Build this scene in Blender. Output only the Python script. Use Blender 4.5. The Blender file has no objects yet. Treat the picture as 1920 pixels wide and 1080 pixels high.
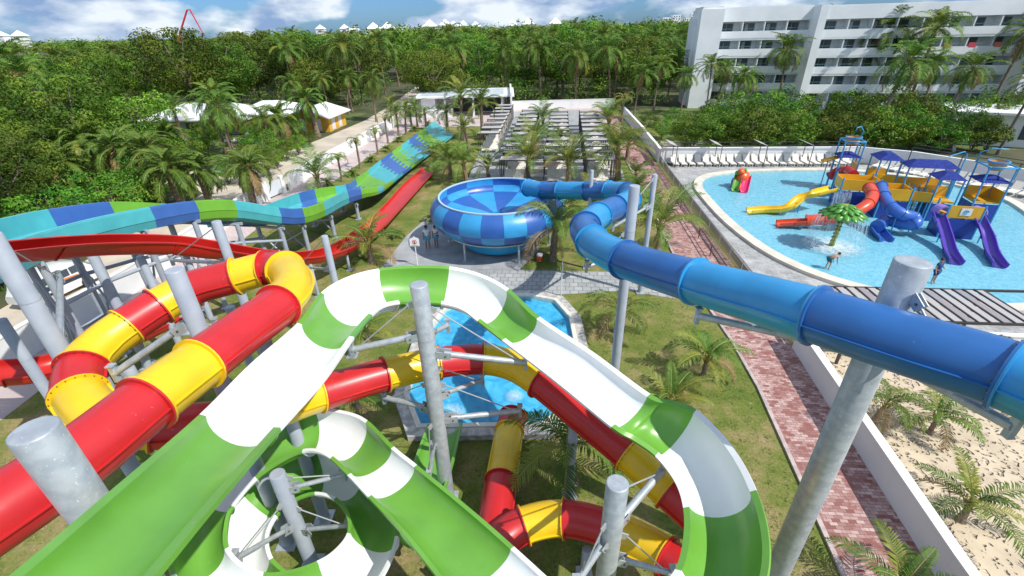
import bpy, bmesh, math, random
from mathutils import Vector as V, Matrix, noise as mnoise
R = random.Random(7)
sc = bpy.context.scene
COL = sc.collection
# ---------------------------------------------------------------- camera
F = 873.0; CH = 13.5
def _cam_axes():
    dn = V((40, -1570, -873)).normalized(); up = -dn
    fw = V((0, 0, -1)); yf = (fw - up * fw.dot(up)).normalized(); xr = yf.cross(up)
    return xr, yf, up
XR, YF, UP = _cam_axes()
def to_world(c): return V((XR.dot(c), YF.dot(c), UP.dot(c)))
cd = bpy.data.cameras.new('camera'); cam = bpy.data.objects.new('camera', cd); COL.objects.link(cam)
cd.sensor_width = 36; cd.lens = 36 * F / 1920; cd.clip_end = 6000; cd.clip_start = 0.05
ax, ay, az = to_world(V((1, 0, 0))), to_world(V((0, 1, 0))), to_world(V((0, 0, 1)))
mw = Matrix((ax, ay, az)).transposed().to_4x4(); mw.translation = (0, 0, CH)
cam.matrix_world = mw; sc.camera = cam
O = V((0, 0, CH))
def G(px, py, z=0.0):
    r = to_world(V((px - 960, 540 - py, -F))); return O + r * ((z - CH) / r.z)
def px_of(p):
    d = V(p) - O; x, y, z = d.dot(ax), d.dot(ay), -d.dot(az); return (960 + F * x / z, 540 - F * y / z, z)
# ---------------------------------------------------------------- light
SUN_EL = math.radians(49); sd = V((0.83, -0.56, 0)).normalized()
tosun = V((sd.x * math.cos(SUN_EL), sd.y * math.cos(SUN_EL), math.sin(SUN_EL)))
w = bpy.data.worlds.new("World"); sc.world = w; w.use_nodes = True
nt = w.node_tree; N = nt.nodes; L = nt.links; N.clear()
wo = N.new('ShaderNodeOutputWorld'); bg = N.new('ShaderNodeBackground'); bg.inputs[1].default_value = 0.092
sky = N.new('ShaderNodeTexSky'); sky.sky_type = 'NISHITA'; sky.sun_disc = False
sky.sun_elevation = SUN_EL; sky.sun_rotation = math.atan2(sd.x, sd.y); sky.air_density = 1.0; sky.dust_density = 0.6; sky.ozone_density = 2.5
tc = N.new('ShaderNodeTexCoord'); mp = N.new('ShaderNodeMapping'); mp.inputs['Scale'].default_value = (5, 5, 13)
n1 = N.new('ShaderNodeTexNoise'); n1.inputs['Scale'].default_value = 1.0; n1.inputs['Detail'].default_value = 10; n1.inputs['Roughness'].default_value = .5
cr = N.new('ShaderNodeValToRGB'); cr.color_ramp.elements[0].position = .43; cr.color_ramp.elements[1].position = .51
n2 = N.new('ShaderNodeTexNoise'); n2.inputs['Scale'].default_value = 2.3; n2.inputs['Detail'].default_value = 6
cr2 = N.new('ShaderNodeValToRGB'); cr2.color_ramp.elements[0].position = .36; cr2.color_ramp.elements[0].color = (2.7, 4.1, 6.6, 1)
cr2.color_ramp.elements[1].position = .60; cr2.color_ramp.elements[1].color = (8.6, 9.4, 10.2, 1)
mix = N.new('ShaderNodeMix'); mix.data_type = 'RGBA'
L.new(tc.outputs['Generated'], mp.inputs[0]); L.new(mp.outputs[0], n1.inputs['Vector']); L.new(mp.outputs[0], n2.inputs['Vector'])
L.new(n1.outputs[0], cr.inputs[0]); L.new(n2.outputs[0], cr2.inputs[0]); L.new(cr.outputs[0], mix.inputs['Factor'])
tm = N.new('ShaderNodeMix'); tm.data_type = 'RGBA'; tm.blend_type = 'MULTIPLY'; tm.inputs['Factor'].default_value = 1; tm.inputs['B'].default_value = (.42, .72, 1.25, 1); L.new(sky.outputs[0], tm.inputs['A']); L.new(tm.outputs['Result'], mix.inputs['A']); L.new(cr2.outputs[0], mix.inputs['B']); L.new(mix.outputs['Result'], bg.inputs[0]); L.new(bg.outputs[0], wo.inputs[0])
sl = bpy.data.lights.new('sun', 'SUN'); sl.energy = 4.3; sl.angle = math.radians(.5); sl.color = (1, .96, .89)
so = bpy.data.objects.new('sun', sl); COL.objects.link(so); so.rotation_euler = tosun.to_track_quat('Z', 'Y').to_euler(); so.location = (20, -20, 60)
vs = sc.view_settings; vs.view_transform = 'Standard'; vs.look = 'None'; vs.exposure = 0.16; vs.gamma = 1
try: vs.use_curve_mapping = False
except Exception: pass
# ---------------------------------------------------------------- materials
MATS = {}
def mat(name, c, c2=None, scale=3.0, rough=.5, bump=0.0, bscale=None, coat=0.0, metal=0.0, thr=(.4, .6), detail=4, spec=.5, rnd=0.0, transl=0.0, specks=None, coords='Object'):
    if name in MATS: return MATS[name]
    m = bpy.data.materials.new(name); m.use_nodes = True; t = m.node_tree; n = t.nodes; l = t.links
    b = n['Principled BSDF']; out = n['Material Output']
    b.inputs['Roughness'].default_value = rough; b.inputs['Metallic'].default_value = metal
    b.inputs['Specular IOR Level'].default_value = spec
    if coat: b.inputs['Coat Weight'].default_value = coat; b.inputs['Coat Roughness'].default_value = .12
    c = (*c, 1); col = None
    tcn = n.new('ShaderNodeTexCoord')
    if c2:
        ns = n.new('ShaderNodeTexNoise'); ns.inputs['Scale'].default_value = scale; ns.inputs['Detail'].default_value = detail
        l.new(tcn.outputs[coords], ns.inputs['Vector'])
        r = n.new('ShaderNodeValToRGB'); r.color_ramp.elements[0].position = thr[0]; r.color_ramp.elements[1].position = thr[1]
        r.color_ramp.elements[0].color = c; r.color_ramp.elements[1].color = (*c2, 1)
        l.new(ns.outputs[0], r.inputs[0]); col = r.outputs[0]
    if specks:
        vs_ = n.new('ShaderNodeTexNoise'); vs_.inputs['Scale'].default_value = specks[0]; vs_.inputs['Detail'].default_value = 3
        l.new(tcn.outputs[coords], vs_.inputs['Vector'])
        r2 = n.new('ShaderNodeValToRGB'); r2.color_ramp.elements[0].position = specks[1]; r2.color_ramp.elements[1].position = specks[1] + .04
        l.new(vs_.outputs[0], r2.inputs[0])
        mx = n.new('ShaderNodeMix'); mx.data_type = 'RGBA'; l.new(r2.outputs[0], mx.inputs['Factor'])
        if col: l.new(col, mx.inputs['A'])
        else: mx.inputs['A'].default_value = c
        mx.inputs['B'].default_value = (*specks[2], 1); col = mx.outputs['Result']
    if rnd:
        oi = n.new('ShaderNodeObjectInfo'); hs = n.new('ShaderNodeHueSaturation')
        ma = n.new('ShaderNodeMapRange'); ma.inputs[3].default_value = 1 - rnd; ma.inputs[4].default_value = 1 + rnd
        mh = n.new('ShaderNodeMapRange'); mh.inputs[3].default_value = .5 - rnd * .09; mh.inputs[4].default_value = .5 + rnd * .05
        l.new(oi.outputs['Random'], ma.inputs[0]); l.new(oi.outputs['Random'], mh.inputs[0]); l.new(ma.outputs[0], hs.inputs['Value']); l.new(mh.outputs[0], hs.inputs['Hue'])
        if col: l.new(col, hs.inputs['Color'])
        else: hs.inputs['Color'].default_value = c
        col = hs.outputs[0]
    if col: l.new(col, b.inputs['Base Color'])
    else: b.inputs['Base Color'].default_value = c
    if bump:
        bn = n.new('ShaderNodeTexNoise'); bn.inputs['Scale'].default_value = bscale or scale * 3; bn.inputs['Detail'].default_value = 5
        bp = n.new('ShaderNodeBump'); bp.inputs['Strength'].default_value = min(1, bump); bp.inputs['Distance'].default_value = bump * .1
        l.new(tcn.outputs[coords], bn.inputs['Vector']); l.new(bn.outputs[0], bp.inputs['Height']); l.new(bp.outputs[0], b.inputs['Normal'])
    if transl:
        tr = n.new('ShaderNodeBsdfTranslucent'); ms = n.new('ShaderNodeMixShader'); ms.inputs[0].default_value = transl
        if col: l.new(col, tr.inputs[0])
        else: tr.inputs[0].default_value = c
        l.new(b.outputs[0], ms.inputs[1]); l.new(tr.outputs[0], ms.inputs[2]); l.new(ms.outputs[0], out.inputs[0])
    MATS[name] = m; return m
def fiber(name, c, dirt=(.75, .72, .66), rough=.36, f=.80):
    c2 = tuple(x * f for x in c)
    return mat(name, c, c2, scale=1.3, rough=rough, coat=.14, thr=(.35, .8), detail=9, bump=.06, bscale=1.6, specks=(15.0, .725, tuple(.72 * a + .28 * b for a, b in zip(c, dirt))))
M_RED = fiber('red_fibreglass', (.58, .022, .026)); M_YEL = fiber('yellow_fibreglass', (.88, .57, .015))
M_REDO = fiber('scarlet_fibreglass', (.56, .02, .014)); M_WHT = fiber('white_fibreglass', (.84, .86, .85), dirt=(.4, .42, .36), f=.90)
M_GRN = fiber('green_fibreglass', (.15, .39, .05), dirt=(.5, .6, .4)); M_LIME = fiber('lime_fibreglass', (.18, .45, .045))
M_CYAN = fiber('cyan_fibreglass', (.085, .46, .50)); M_ROY = fiber('royal_blue_fibreglass', (.055, .15, .44))
M_TUBL = fiber('light_blue_fibreglass', (.03, .30, .62)); M_TUBD = fiber('dark_blue_fibreglass', (.022, .135, .40))
M_BWL = fiber('bowl_light_blue', (.04, .33, .66)); M_BWD = fiber('bowl_dark_blue', (.03, .12, .42))
M_GALV = mat('galvanised_steel', (.40, .44, .47), (.50, .54, .56), scale=5, rough=.42, metal=.35, bump=.04, bscale=14, detail=9, specks=(26, .66, (.72, .74, .74)))
M_GREY = mat('grey_painted_steel', (.33, .37, .43), (.38, .42, .47), scale=2, rough=.42, specks=(11, .72, (.5, .52, .54)))
M_ROD = mat('zinc_rod', (.55, .57, .58), rough=.4, metal=.5)
M_DARKST = mat('dark_steel', (.045, .04, .04), rough=.5)
M_BOLT = mat('bolt_steel', (.2, .19, .18), rough=.4, metal=.8)
M_WALL = mat('white_rendered_wall', (.80, .80, .79), (.70, .71, .71), scale=.7, rough=.85, bump=.06, bscale=20, thr=(.45, .8))
M_CONC = mat('concrete', (.42, .41, .39), (.30, .30, .29), scale=2.2, rough=.9, bump=.2, bscale=30)
M_TRUNK = mat('palm_trunk_bark', (.26, .20, .14), (.15, .11, .08), scale=6, rough=.95, bump=.4, bscale=14)
M_BARK = mat('tree_bark', (.20, .16, .12), (.10, .08, .06), scale=4, rough=.95, bump=.4)
M_FR1 = mat('palm_frond_green', (.066, .155, .02), (.14, .235, .032), scale=.9, rough=.55, rnd=.2, transl=.25, spec=.25)
M_FR2 = mat('palm_frond_yellow', (.27, .29, .03), (.16, .23, .03), scale=.9, rough=.5, rnd=.15, transl=.3)
M_FR3 = mat('palm_frond_dry', (.30, .19, .08), (.20, .13, .06), scale=.9, rough=.8, transl=.1)
M_RACH = mat('palm_rachis', (.30, .30, .07), rough=.5)
M_LF1 = mat('leaf_deep_green', (.045, .125, .012), (.11, .215, .022), scale=.35, rough=.6, spec=.2, rnd=.5, transl=.16)
M_LF2 = mat('leaf_bright_green', (.10, .21, .016), (.19, .30, .03), scale=.35, rough=.6, spec=.2, rnd=.4, transl=.2)
M_LF3 = mat('leaf_olive', (.09, .15, .02), (.18, .23, .035), scale=.35, rough=.65, spec=.2, rnd=.3, transl=.2)
# ---------------------------------------------------------------- objects
def tag(o, label=None, cat=None, group=None, kind=None):
    if label: o['label'] = label
    if cat: o['category'] = cat
    if group: o['group'] = group
    if kind: o['kind'] = kind
    return o
def link(name, me, parent=None):
    o = bpy.data.objects.new(name, me); COL.objects.link(o)
    if parent is not None: o.parent = parent
    return o
def thing(name, label, cat, loc=(0, 0, 0), rz=0.0, group=None):
    o = bpy.data.objects.new(name, None); COL.objects.link(o); o.location = loc; o.rotation_euler = (0, 0, rz); o.empty_display_size = .2
    return tag(o, label, cat, group)
class MB:
    def __init__(s): s.v = []; s.f = []; s.m = []; s.mats = []; s.cur = 0
    def use(s, m):
        if m not in s.mats: s.mats.append(m)
        s.cur = s.mats.index(m); return s
    def add(s, vs, fs):
        b = len(s.v); s.v += [tuple(v) for v in vs]
        for f in fs: s.f.append(tuple(i + b for i in f)); s.m.append(s.cur)
    def box(s, c, d, rz=0.0, M=None):
        x, y, z = d[0] / 2, d[1] / 2, d[2] / 2; c = V(c)
        r = M if M is not None else Matrix.Rotation(rz, 3, 'Z')
        vs = [c + r @ V(p) for p in ((-x, -y, -z), (x, -y, -z), (x, y, -z), (-x, y, -z), (-x, -y, z), (x, -y, z), (x, y, z), (-x, y, z))]
        s.add(vs, ((0, 3, 2, 1), (4, 5, 6, 7), (0, 1, 5, 4), (1, 2, 6, 5), (2, 3, 7, 6), (3, 0, 4, 7)))
    def bar(s, a, b, w, h=None):
        a = V(a); b = V(b); d = b - a
        if d.length < 1e-6: return
        q = d.to_track_quat('Z', 'Y').to_matrix()
        s.box((a + b) / 2, (w, h or w, d.length), M=q)
    def tube(s, pts, r, n=12, cap=True):
        pts = [V(p) for p in pts]; rs = r if isinstance(r, (list, tuple)) else [r] * len(pts)
        fr = frames(pts); b = []
        for p, (t, x, y), rr in zip(pts, fr, rs):
            b += [p + (x * math.cos(2 * math.pi * k / n) + y * math.sin(2 * math.pi * k / n)) * rr for k in range(n)]
        fs = []
        for i in range(len(pts) - 1):
            for k in range(n):
                k2 = (k + 1) % n; fs.append((i * n + k, i * n + k2, (i + 1) * n + k2, (i + 1) * n + k))
        if cap: fs.append(tuple(range(n - 1, -1, -1))); fs.append(tuple((len(pts) - 1) * n + k for k in range(n)))
        s.add(b, fs)
    def lathe(s, prof, c=(0, 0, 0), n=24):
        c = V(c); vs = []; fs = []
        for (r, z) in prof:
            vs += [c + V((r * math.cos(2 * math.pi * k / n), r * math.sin(2 * math.pi * k / n), z)) for k in range(n)]
        for i in range(len(prof) - 1):
            for k in range(n):
                k2 = (k + 1) % n; fs.append((i * n + k, i * n + k2, (i + 1) * n + k2, (i + 1) * n + k))
        s.add(vs, fs)
    def mesh(s, name='mesh', smooth=False, auto=None):
        me = bpy.data.meshes.new(name); me.from_pydata(s.v, [], s.f)
        for m in s.mats: me.materials.append(m)
        me.polygons.foreach_set('material_index', s.m)
        if smooth or auto: me.polygons.foreach_set('use_smooth', [True] * len(s.f))
        me.validate(verbose=False); me.update()
        if auto:
            try: me.set_sharp_from_angle(angle=math.radians(auto))
            except Exception: pass
        return me
    def build(s, name, parent=None, smooth=False, auto=None, m=None):
        if not s.mats: s.mats = [m or M_GALV]
        return link(name, s.mesh(name, smooth, auto), parent)
def mb(m): return MB().use(m)
def frames(pts):
    out = []; px = None
    for i, p in enumerate(pts):
        t = (pts[min(i + 1, len(pts) - 1)] - pts[max(i - 1, 0)]).normalized()
        if px is None:
            x = t.cross(V((0, 0, 1)))
            if x.length < 1e-3: x = V((1, 0, 0))
            x.normalize()
        else:
            x = (px - t * px.dot(t)).normalized()
        y = x.cross(t).normalized(); px = x; out.append((t, x, y))
    return out
def hframes(pts):
    out = []
    for i, p in enumerate(pts):
        t = (pts[min(i + 1, len(pts) - 1)] - pts[max(i - 1, 0)]).normalized()
        x = t.cross(V((0, 0, 1))); x.normalize(); out.append((t, x, x.cross(t).normalized()))
    return out
def cr_pt(a, b, c, d, t):
    return .5 * ((2 * b) + (c - a) * t + (2 * a - 5 * b + 4 * c - d) * t * t + (3 * b - a - 3 * c + d) * t ** 3)
def spline(P, t):
    n = len(P); i = min(int(t), n - 2); f = t - i
    return cr_pt(P[max(i - 1, 0)], P[i], P[i + 1], P[min(i + 2, n - 1)], f)
def setloc(o, p): o.location = p; return o
def copy_tree(o, parent=None, loc=None, rz=None, scale=None, label=None):
    c = o.copy(); COL.objects.link(c)
    if parent is not None: c.parent = parent
    if loc is not None: c.location = loc
    if rz is not None: c.rotation_euler = (0, 0, rz)
    if scale is not None: c.scale = (scale,) * 3 if isinstance(scale, (int, float)) else scale
    if label: c['label'] = label
    for ch in list(KIDS.get(o.name, ())): copy_tree(ch, c)
    return c
KIDS = {}
def note(root):
    for ch in root.children_recursive:
        KIDS.setdefault(ch.parent.name, []).append(ch)
    return root
def sheet(name, poly, z, m, kind='structure', label=None):
    b = mb(m); b.add([V((p[0], p[1], z)) for p in poly], [tuple(range(len(poly)))])
    me = b.mesh(name); o = link(name, me)
    if me.polygons[0].normal.z < 0: me.flip_normals()
    o['kind'] = kind; return o
# ================================================================ SETTING
def brick_mat(name, ca, cb, cm, bw, bh, rot=0.0, patch=None, rough=.85):
    m = bpy.data.materials.new(name); m.use_nodes = True; t = m.node_tree; n = t.nodes; l = t.links; b = n['Principled BSDF']
    tcn = n.new('ShaderNodeTexCoord'); mpn = n.new('ShaderNodeMapping'); mpn.inputs['Rotation'].default_value = (0, 0, rot)
    br = n.new('ShaderNodeTexBrick'); br.inputs['Scale'].default_value = 1; br.inputs['Brick Width'].default_value = bw; br.inputs['Row Height'].default_value = bh
    br.inputs['Mortar Size'].default_value = min(bw, bh) * .06; br.inputs['Color1'].default_value = (*ca, 1); br.inputs['Color2'].default_value = (*cb, 1); br.inputs['Mortar'].default_value = (*cm, 1)
    l.new(tcn.outputs['Object'], mpn.inputs[0]); l.new(mpn.outputs[0], br.inputs['Vector']); col = br.outputs[0]
    if patch:
        ns = n.new('ShaderNodeTexNoise'); ns.inputs['Scale'].default_value = patch[1]; ns.inputs['Detail'].default_value = 7; ns.inputs['Roughness'].default_value = .7
        l.new(tcn.outputs['Object'], ns.inputs['Vector']); r = n.new('ShaderNodeValToRGB'); r.color_ramp.elements[0].position = patch[2]; r.color_ramp.elements[1].position = patch[3]
        l.new(ns.outputs[0], r.inputs[0]); mx = n.new('ShaderNodeMix'); mx.data_type = 'RGBA'; l.new(r.outputs[0], mx.inputs['Factor']); l.new(col, mx.inputs['A'])
        mx.inputs['B'].default_value = (*patch[0], 1); col = mx.outputs['Result']
    l.new(col, b.inputs['Base Color']); b.inputs['Roughness'].default_value = rough
    bp = n.new('ShaderNodeBump'); bp.inputs['Strength'].default_value = .4; bp.inputs['Distance'].default_value = .01; l.new(br.outputs['Fac'], bp.inputs['Height']); bp.invert = True; l.new(bp.outputs[0], b.inputs['Normal'])
    MATS[name] = m; return m
M_FLOOR = mat('forest_floor', (.05, .075, .02), (.10, .095, .05), scale=.25, rough=.95)
def lawn_mat():
    m = bpy.data.materials.new('lawn_grass'); m.use_nodes = True; t = m.node_tree; n = t.nodes; l = t.links; b = n['Principled BSDF']
    tcn = n.new('ShaderNodeTexCoord'); b.inputs['Roughness'].default_value = .95; b.inputs['Specular IOR Level'].default_value = .2
    def ns(s, d, r=.6):
        a = n.new('ShaderNodeTexNoise'); a.inputs['Scale'].default_value = s; a.inputs['Detail'].default_value = d; a.inputs['Roughness'].default_value = r; l.new(tcn.outputs['Object'], a.inputs['Vector']); return a
    a = ns(.45, 8, .68); r = n.new('ShaderNodeValToRGB'); e = r.color_ramp.elements
    e[0].position = .34; e[0].color = (.095, .155, .026, 1); e[1].position = .64; e[1].color = (.32, .25, .12, 1); x = e.new(.48); x.color = (.17, .20, .045, 1)
    l.new(a.outputs[0], r.inputs[0]); a2 = ns(9, 6, .8); r2 = n.new('ShaderNodeValToRGB'); r2.color_ramp.elements[0].color = (.62, .62, .62, 1); r2.color_ramp.elements[1].color = (1.35, 1.35, 1.3, 1); r2.color_ramp.elements[0].position = .3; r2.color_ramp.elements[1].position = .7
    l.new(a2.outputs[0], r2.inputs[0]); mx = n.new('ShaderNodeMix'); mx.data_type = 'RGBA'; mx.blend_type = 'MULTIPLY'; mx.inputs['Factor'].default_value = 1; l.new(r.outputs[0], mx.inputs['A']); l.new(r2.outputs[0], mx.inputs['B'])
    a3 = ns(1.6, 5); r3 = n.new('ShaderNodeValToRGB'); r3.color_ramp.elements[0].position = .66; r3.color_ramp.elements[1].position = .72; l.new(a3.outputs[0], r3.inputs[0])
    m2 = n.new('ShaderNodeMix'); m2.data_type = 'RGBA'; l.new(r3.outputs[0], m2.inputs['Factor']); l.new(mx.outputs['Result'], m2.inputs['A']); m2.inputs['B'].default_value = (.36, .28, .16, 1)
    l.new(m2.outputs['Result'], b.inputs['Base Color']); bp = n.new('ShaderNodeBump'); bp.inputs['Distance'].default_value = .05; bp.inputs['Strength'].default_value = .7; a4 = ns(22, 4); l.new(a4.outputs[0], bp.inputs['Height']); l.new(bp.outputs[0], b.inputs['Normal'])
    return m
M_LAWN = lawn_mat()
M_BRICK = brick_mat('red_brick_paving', (.26, .095, .08), (.60, .43, .39), (.17, .09, .08), .24, .12, .1, patch=((.27, .105, .09), 1.3, .50, .64))
M_PAVE = brick_mat('grey_slab_paving', (.34, .35, .35), (.43, .44, .43), (.22, .22, .22), .5, .5, .1, patch=((.24, .25, .25), .7, .5, .7))
M_DECKP = brick_mat('pool_deck_paving', (.30, .30, .29), (.38, .38, .37), (.2, .2, .2), .6, .3, .3, patch=((.50, .50, .48), .8, .45, .65))
M_ROADP = mat('sandy_road_surface', (.60, .52, .41), (.48, .42, .34), scale=.35, rough=.95, detail=8, bump=.1, bscale=8)
M_PINKP = brick_mat('pale_pink_paving', (.52, .42, .40), (.60, .50, .47), (.4, .34, .32), .4, .2, .1, patch=((.46, .38, .37), .4, .45, .6))
def sand_mat():
    m = mat('beach_sand', (.64, .53, .38), (.54, .44, .31), scale=1.2, rough=.97, detail=6)
    n = m.node_tree.nodes; l = m.node_tree.links; tcn = n.new('ShaderNodeTexCoord'); v = n.new('ShaderNodeTexVoronoi'); v.inputs['Scale'].default_value = 5.2; v.feature = 'SMOOTH_F1'
    mpn = n.new('ShaderNodeMapping'); nn = n.new('ShaderNodeTexNoise'); nn.inputs['Scale'].default_value = 3; l.new(tcn.outputs['Object'], nn.inputs['Vector'])
    ad = n.new('ShaderNodeVectorMath'); ad.operation = 'MULTIPLY_ADD'; ad.inputs[1].default_value = (.5, .5, .5); l.new(nn.outputs['Color'], ad.inputs[0]); l.new(tcn.outputs['Object'], ad.inputs[2]); l.new(ad.outputs[0], v.inputs['Vector'])
    bp = n.new('ShaderNodeBump'); bp.inputs['Strength'].default_value = 1; bp.inputs['Distance'].default_value = .2; r = n.new('ShaderNodeMapRange'); r.inputs[1].default_value = 0; r.inputs[2].default_value = .35
    l.new(v.outputs[0], r.inputs[0]); l.new(r.outputs[0], bp.inputs['Height']); l.new(bp.outputs[0], n['Principled BSDF'].inputs['Normal']); return m
M_SAND = sand_mat()
g = sheet('ground', [(-3500, -3000), (3500, -3000), (3500, 4500), (-3500, 4500)], -.02, M_FLOOR)
DIR = V((.09, 1, 0)).normalized(); 
def line_x(x0, y0, y, k=.09): return x0 + (y - y0) * k
# park lawn inside the walls
lawn = sheet('lawn', [(-40, -2), (14.2, -2), (14.2, 24), (17.5, 58), (20.5, 93), (-18.5, 93), (-20, 64), (-22.8, 43), (-23, 20), (-24, 6)], .0, M_LAWN)
villa_lawn = sheet('villa_lawn', [(-70, 45), (-38, 45), (-29, 78), (-27, 95), (-70, 95)], -.004, mat('rough_grass', (.07, .12, .02), (.14, .17, .04), scale=.6, rough=.95))
road_pts = [G(430, 372), G(470, 350), G(520, 328), G(590, 295), G(650, 265), G(725, 222)]
road = sheet('road', [(-24.2, 2), (-23.9, 19), (-23.2, 25), (-23.0, 43), (-21.7, 51.4), (-20.2, 64.8), (-18.8, 79), (-18.3, 100), (-20, 140), (-25.5, 140), (-24.6, 105), (-25.2, 86), (-27.6, 70.5), (-30.4, 58.5), (-36, 54.5), (-42, 53), (-42, 49.5), (-33.5, 48.5), (-30.2, 45), (-30.0, 36), (-29.5, 20), (-33, 2)], .004, M_ROADP)
# red brick path (right), with a curb
pth = [(8.6, 4.0), (9.0, 7.3), (10.3, 15), (10.6, 18.4), (10.8, 27.3), (11.6, 34.6), (13.6, 55), (15.2, 70), (17, 86), (19.6, 86), (17.4, 60), (16.2, 50), (15.0, 37), (14.1, 27), (13.25, 17.6), (12.0, 9.9), (11.55, 7.2), (11.0, 4)]
sheet('red_brick_path', pth, .008, M_BRICK)
# left pink path by the left wall
lp = [V((-23.7, 8, 0)), V((-23.6, 19, 0)), V((-22.9, 25, 0)), V((-22.7, 43, 0)), G(549, 354), G(591, 326), G(679, 275), G(735, 240), G(800, 226), G(770, 243), G(700, 288), G(640, 330), G(600, 358), V((-20.2, 40, 0)), V((-20.4, 25, 0)), V((-21, 19, 0)), V((-21, 8, 0))]
sheet('pink_path', [(p.x, p.y) for p in lp], .008, M_PINKP)
sheet('entrance_plaza', [(-20, 78), (16, 78), (18, 95), (-20.3, 95)], .006, M_PINKP)
# grey paved terrace with pergolas, cross path, bowl apron
sheet('grey_paved_terrace', [(-4.4, 44.3), (11.5, 44.3), (12.4, 52), (14.2, 76.5), (15.5, 92), (0.5, 92), (-3.6, 64)], .010, M_PAVE)
ap = [G(715, 503), G(760, 445), G(800, 408), G(830, 395), G(1010, 415), G(1010, 470), G(975, 505), G(870, 512), G(790, 505)]
sheet('bowl_paving', [(p.x, p.y) for p in ap], .012, mat('smooth_concrete', (.38, .39, .40), (.30, .31, .32), scale=1.1, rough=.9, detail=7))
cp = [G(700, 560), G(720, 500), G(960, 506), G(1250, 512), G(1300, 555), G(1260, 560), G(1180, 545), G(1060, 552), G(900, 560)]
sheet('cross_path', [(p.x, p.y) for p in cp], .016, M_PAVE)
# sand yard right of the wall
sheet('sand_yard', [(12.0, 2), (60, 2), (60, 14), (27, 17.0), (14.2, 18), (13.6, 17)], .004, M_SAND)
sheet('sand_strip', [(17.8, 55.2), (29, 54.2), (29, 58), (19, 64)], .004, M_SAND)
sheet('hotel_lawn', [(20, 58), (60, 54), (75, 80), (34, 92), (21, 90)], -.006, MATS['rough_grass'])
# ---- big pool
def closed(pts, n=10):
    P = pts; out = []; k = len(P)
    for i in range(k):
        for j in range(n): out.append(cr_pt(P[(i - 1) % k], P[i], P[(i + 1) % k], P[(i + 2) % k], j / n))
    return out
pool = closed([V((x, y, 0)) for x, y in [(20.2, 46.0), (18.3, 43.2), (17.6, 39), (17.2, 33), (17.7, 27.6), (19.6, 23.9), (23, 21.6), (27.5, 20.9), (32.5, 22.6), (36.3, 27), (39.5, 33), (41.3, 38), (39.5, 43), (34.5, 46.6), (29, 47.3), (24, 47.2)]])
deckpoly = [(13.8, 20.0), (14.6, 24), (17.3, 51), (38, 49.3), (45, 43), (60, 30), (60, 14), (40, 15.5), (20, 17.6), (14.2, 18.6)]
sheet('pool_deck', deckpoly, .010, M_DECKP)
def offset(poly, d):
    out = []; n = len(poly)
    for i in range(n):
        t = (poly[(i + 1) % n] - poly[i - 1]).normalized(); out.append(poly[i] + V((t.y, -t.x, 0)) * d)
    return out
def ring(name, inner, outer, z0, z1, m, zin=0.0):
    b = mb(m); n = len(inner); vs = []
    for p in outer: vs.append((p.x, p.y, z0))
    for p in outer: vs.append((p.x, p.y, z1))
    for p in inner: vs.append((p.x, p.y, z1))
    for p in inner: vs.append((p.x, p.y, zin))
    fs = []
    for k in range(3):
        for i in range(n): j = (i + 1) % n; fs.append((k * n + i, k * n + j, (k + 1) * n + j, (k + 1) * n + i))
    b.add(vs, fs); o = b.build(name); bm = bmesh.new(); bm.from_mesh(o.data); bmesh.ops.recalc_face_normals(bm, faces=bm.faces); bm.to_mesh(o.data); bm.free(); return o
area = sum(pool[i].x * pool[(i + 1) % len(pool)].y - pool[(i + 1) % len(pool)].x * pool[i].y for i in range(len(pool)))
sg = 1 if area > 0 else -1
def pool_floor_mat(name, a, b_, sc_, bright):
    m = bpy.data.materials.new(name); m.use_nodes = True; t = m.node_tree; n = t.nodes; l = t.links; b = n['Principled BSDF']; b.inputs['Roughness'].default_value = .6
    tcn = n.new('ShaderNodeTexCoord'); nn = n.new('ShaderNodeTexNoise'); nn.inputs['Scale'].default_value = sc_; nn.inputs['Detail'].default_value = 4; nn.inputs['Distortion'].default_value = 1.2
    l.new(tcn.outputs['Object'], nn.inputs['Vector']); r = n.new('ShaderNodeValToRGB'); e = r.color_ramp.elements; e[0].position = .38; e[0].color = (*a, 1); e[1].position = .66; e[1].color = (*b_, 1)  # blue floor with mild ripple caustics painted into its colour as noise
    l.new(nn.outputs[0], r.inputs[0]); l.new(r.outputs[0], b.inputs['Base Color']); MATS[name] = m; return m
def water_mat(name, sc_, strength, tint):
    m = bpy.data.materials.new(name); m.use_nodes = True; t = m.node_tree; n = t.nodes; l = t.links; n.remove(n['Principled BSDF']); out = n['Material Output']
    tr = n.new('ShaderNodeBsdfTransparent'); tr.inputs[0].default_value = (*tint, 1); gl = n.new('ShaderNodeBsdfGlossy'); gl.inputs['Roughness'].default_value = .08
    fr = n.new('ShaderNodeFresnel'); fr.inputs[0].default_value = 1.33; ms = n.new('ShaderNodeMixShader'); tcn = n.new('ShaderNodeTexCoord'); nn = n.new('ShaderNodeTexNoise'); nn.inputs['Scale'].default_value = sc_; nn.inputs['Detail'].default_value = 5
    bp = n.new('ShaderNodeBump'); bp.inputs['Strength'].default_value = strength; bp.inputs['Distance'].default_value = .12
    l.new(tcn.outputs['Object'], nn.inputs['Vector']); l.new(nn.outputs[0], bp.inputs['Height']); l.new(bp.outputs[0], gl.inputs['Normal']); l.new(bp.outputs[0], fr.inputs['Normal'])
    l.new(fr.outputs[0], ms.inputs[0]); l.new(tr.outputs[0], ms.inputs[1]); l.new(gl.outputs[0], ms.inputs[2]); l.new(ms.outputs[0], out.inputs[0]); MATS[name] = m; return m
M_RIM = mat('cream_pool_coping', (.72, .66, .55), (.60, .55, .46), scale=1.2, rough=.8, detail=6)
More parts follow.
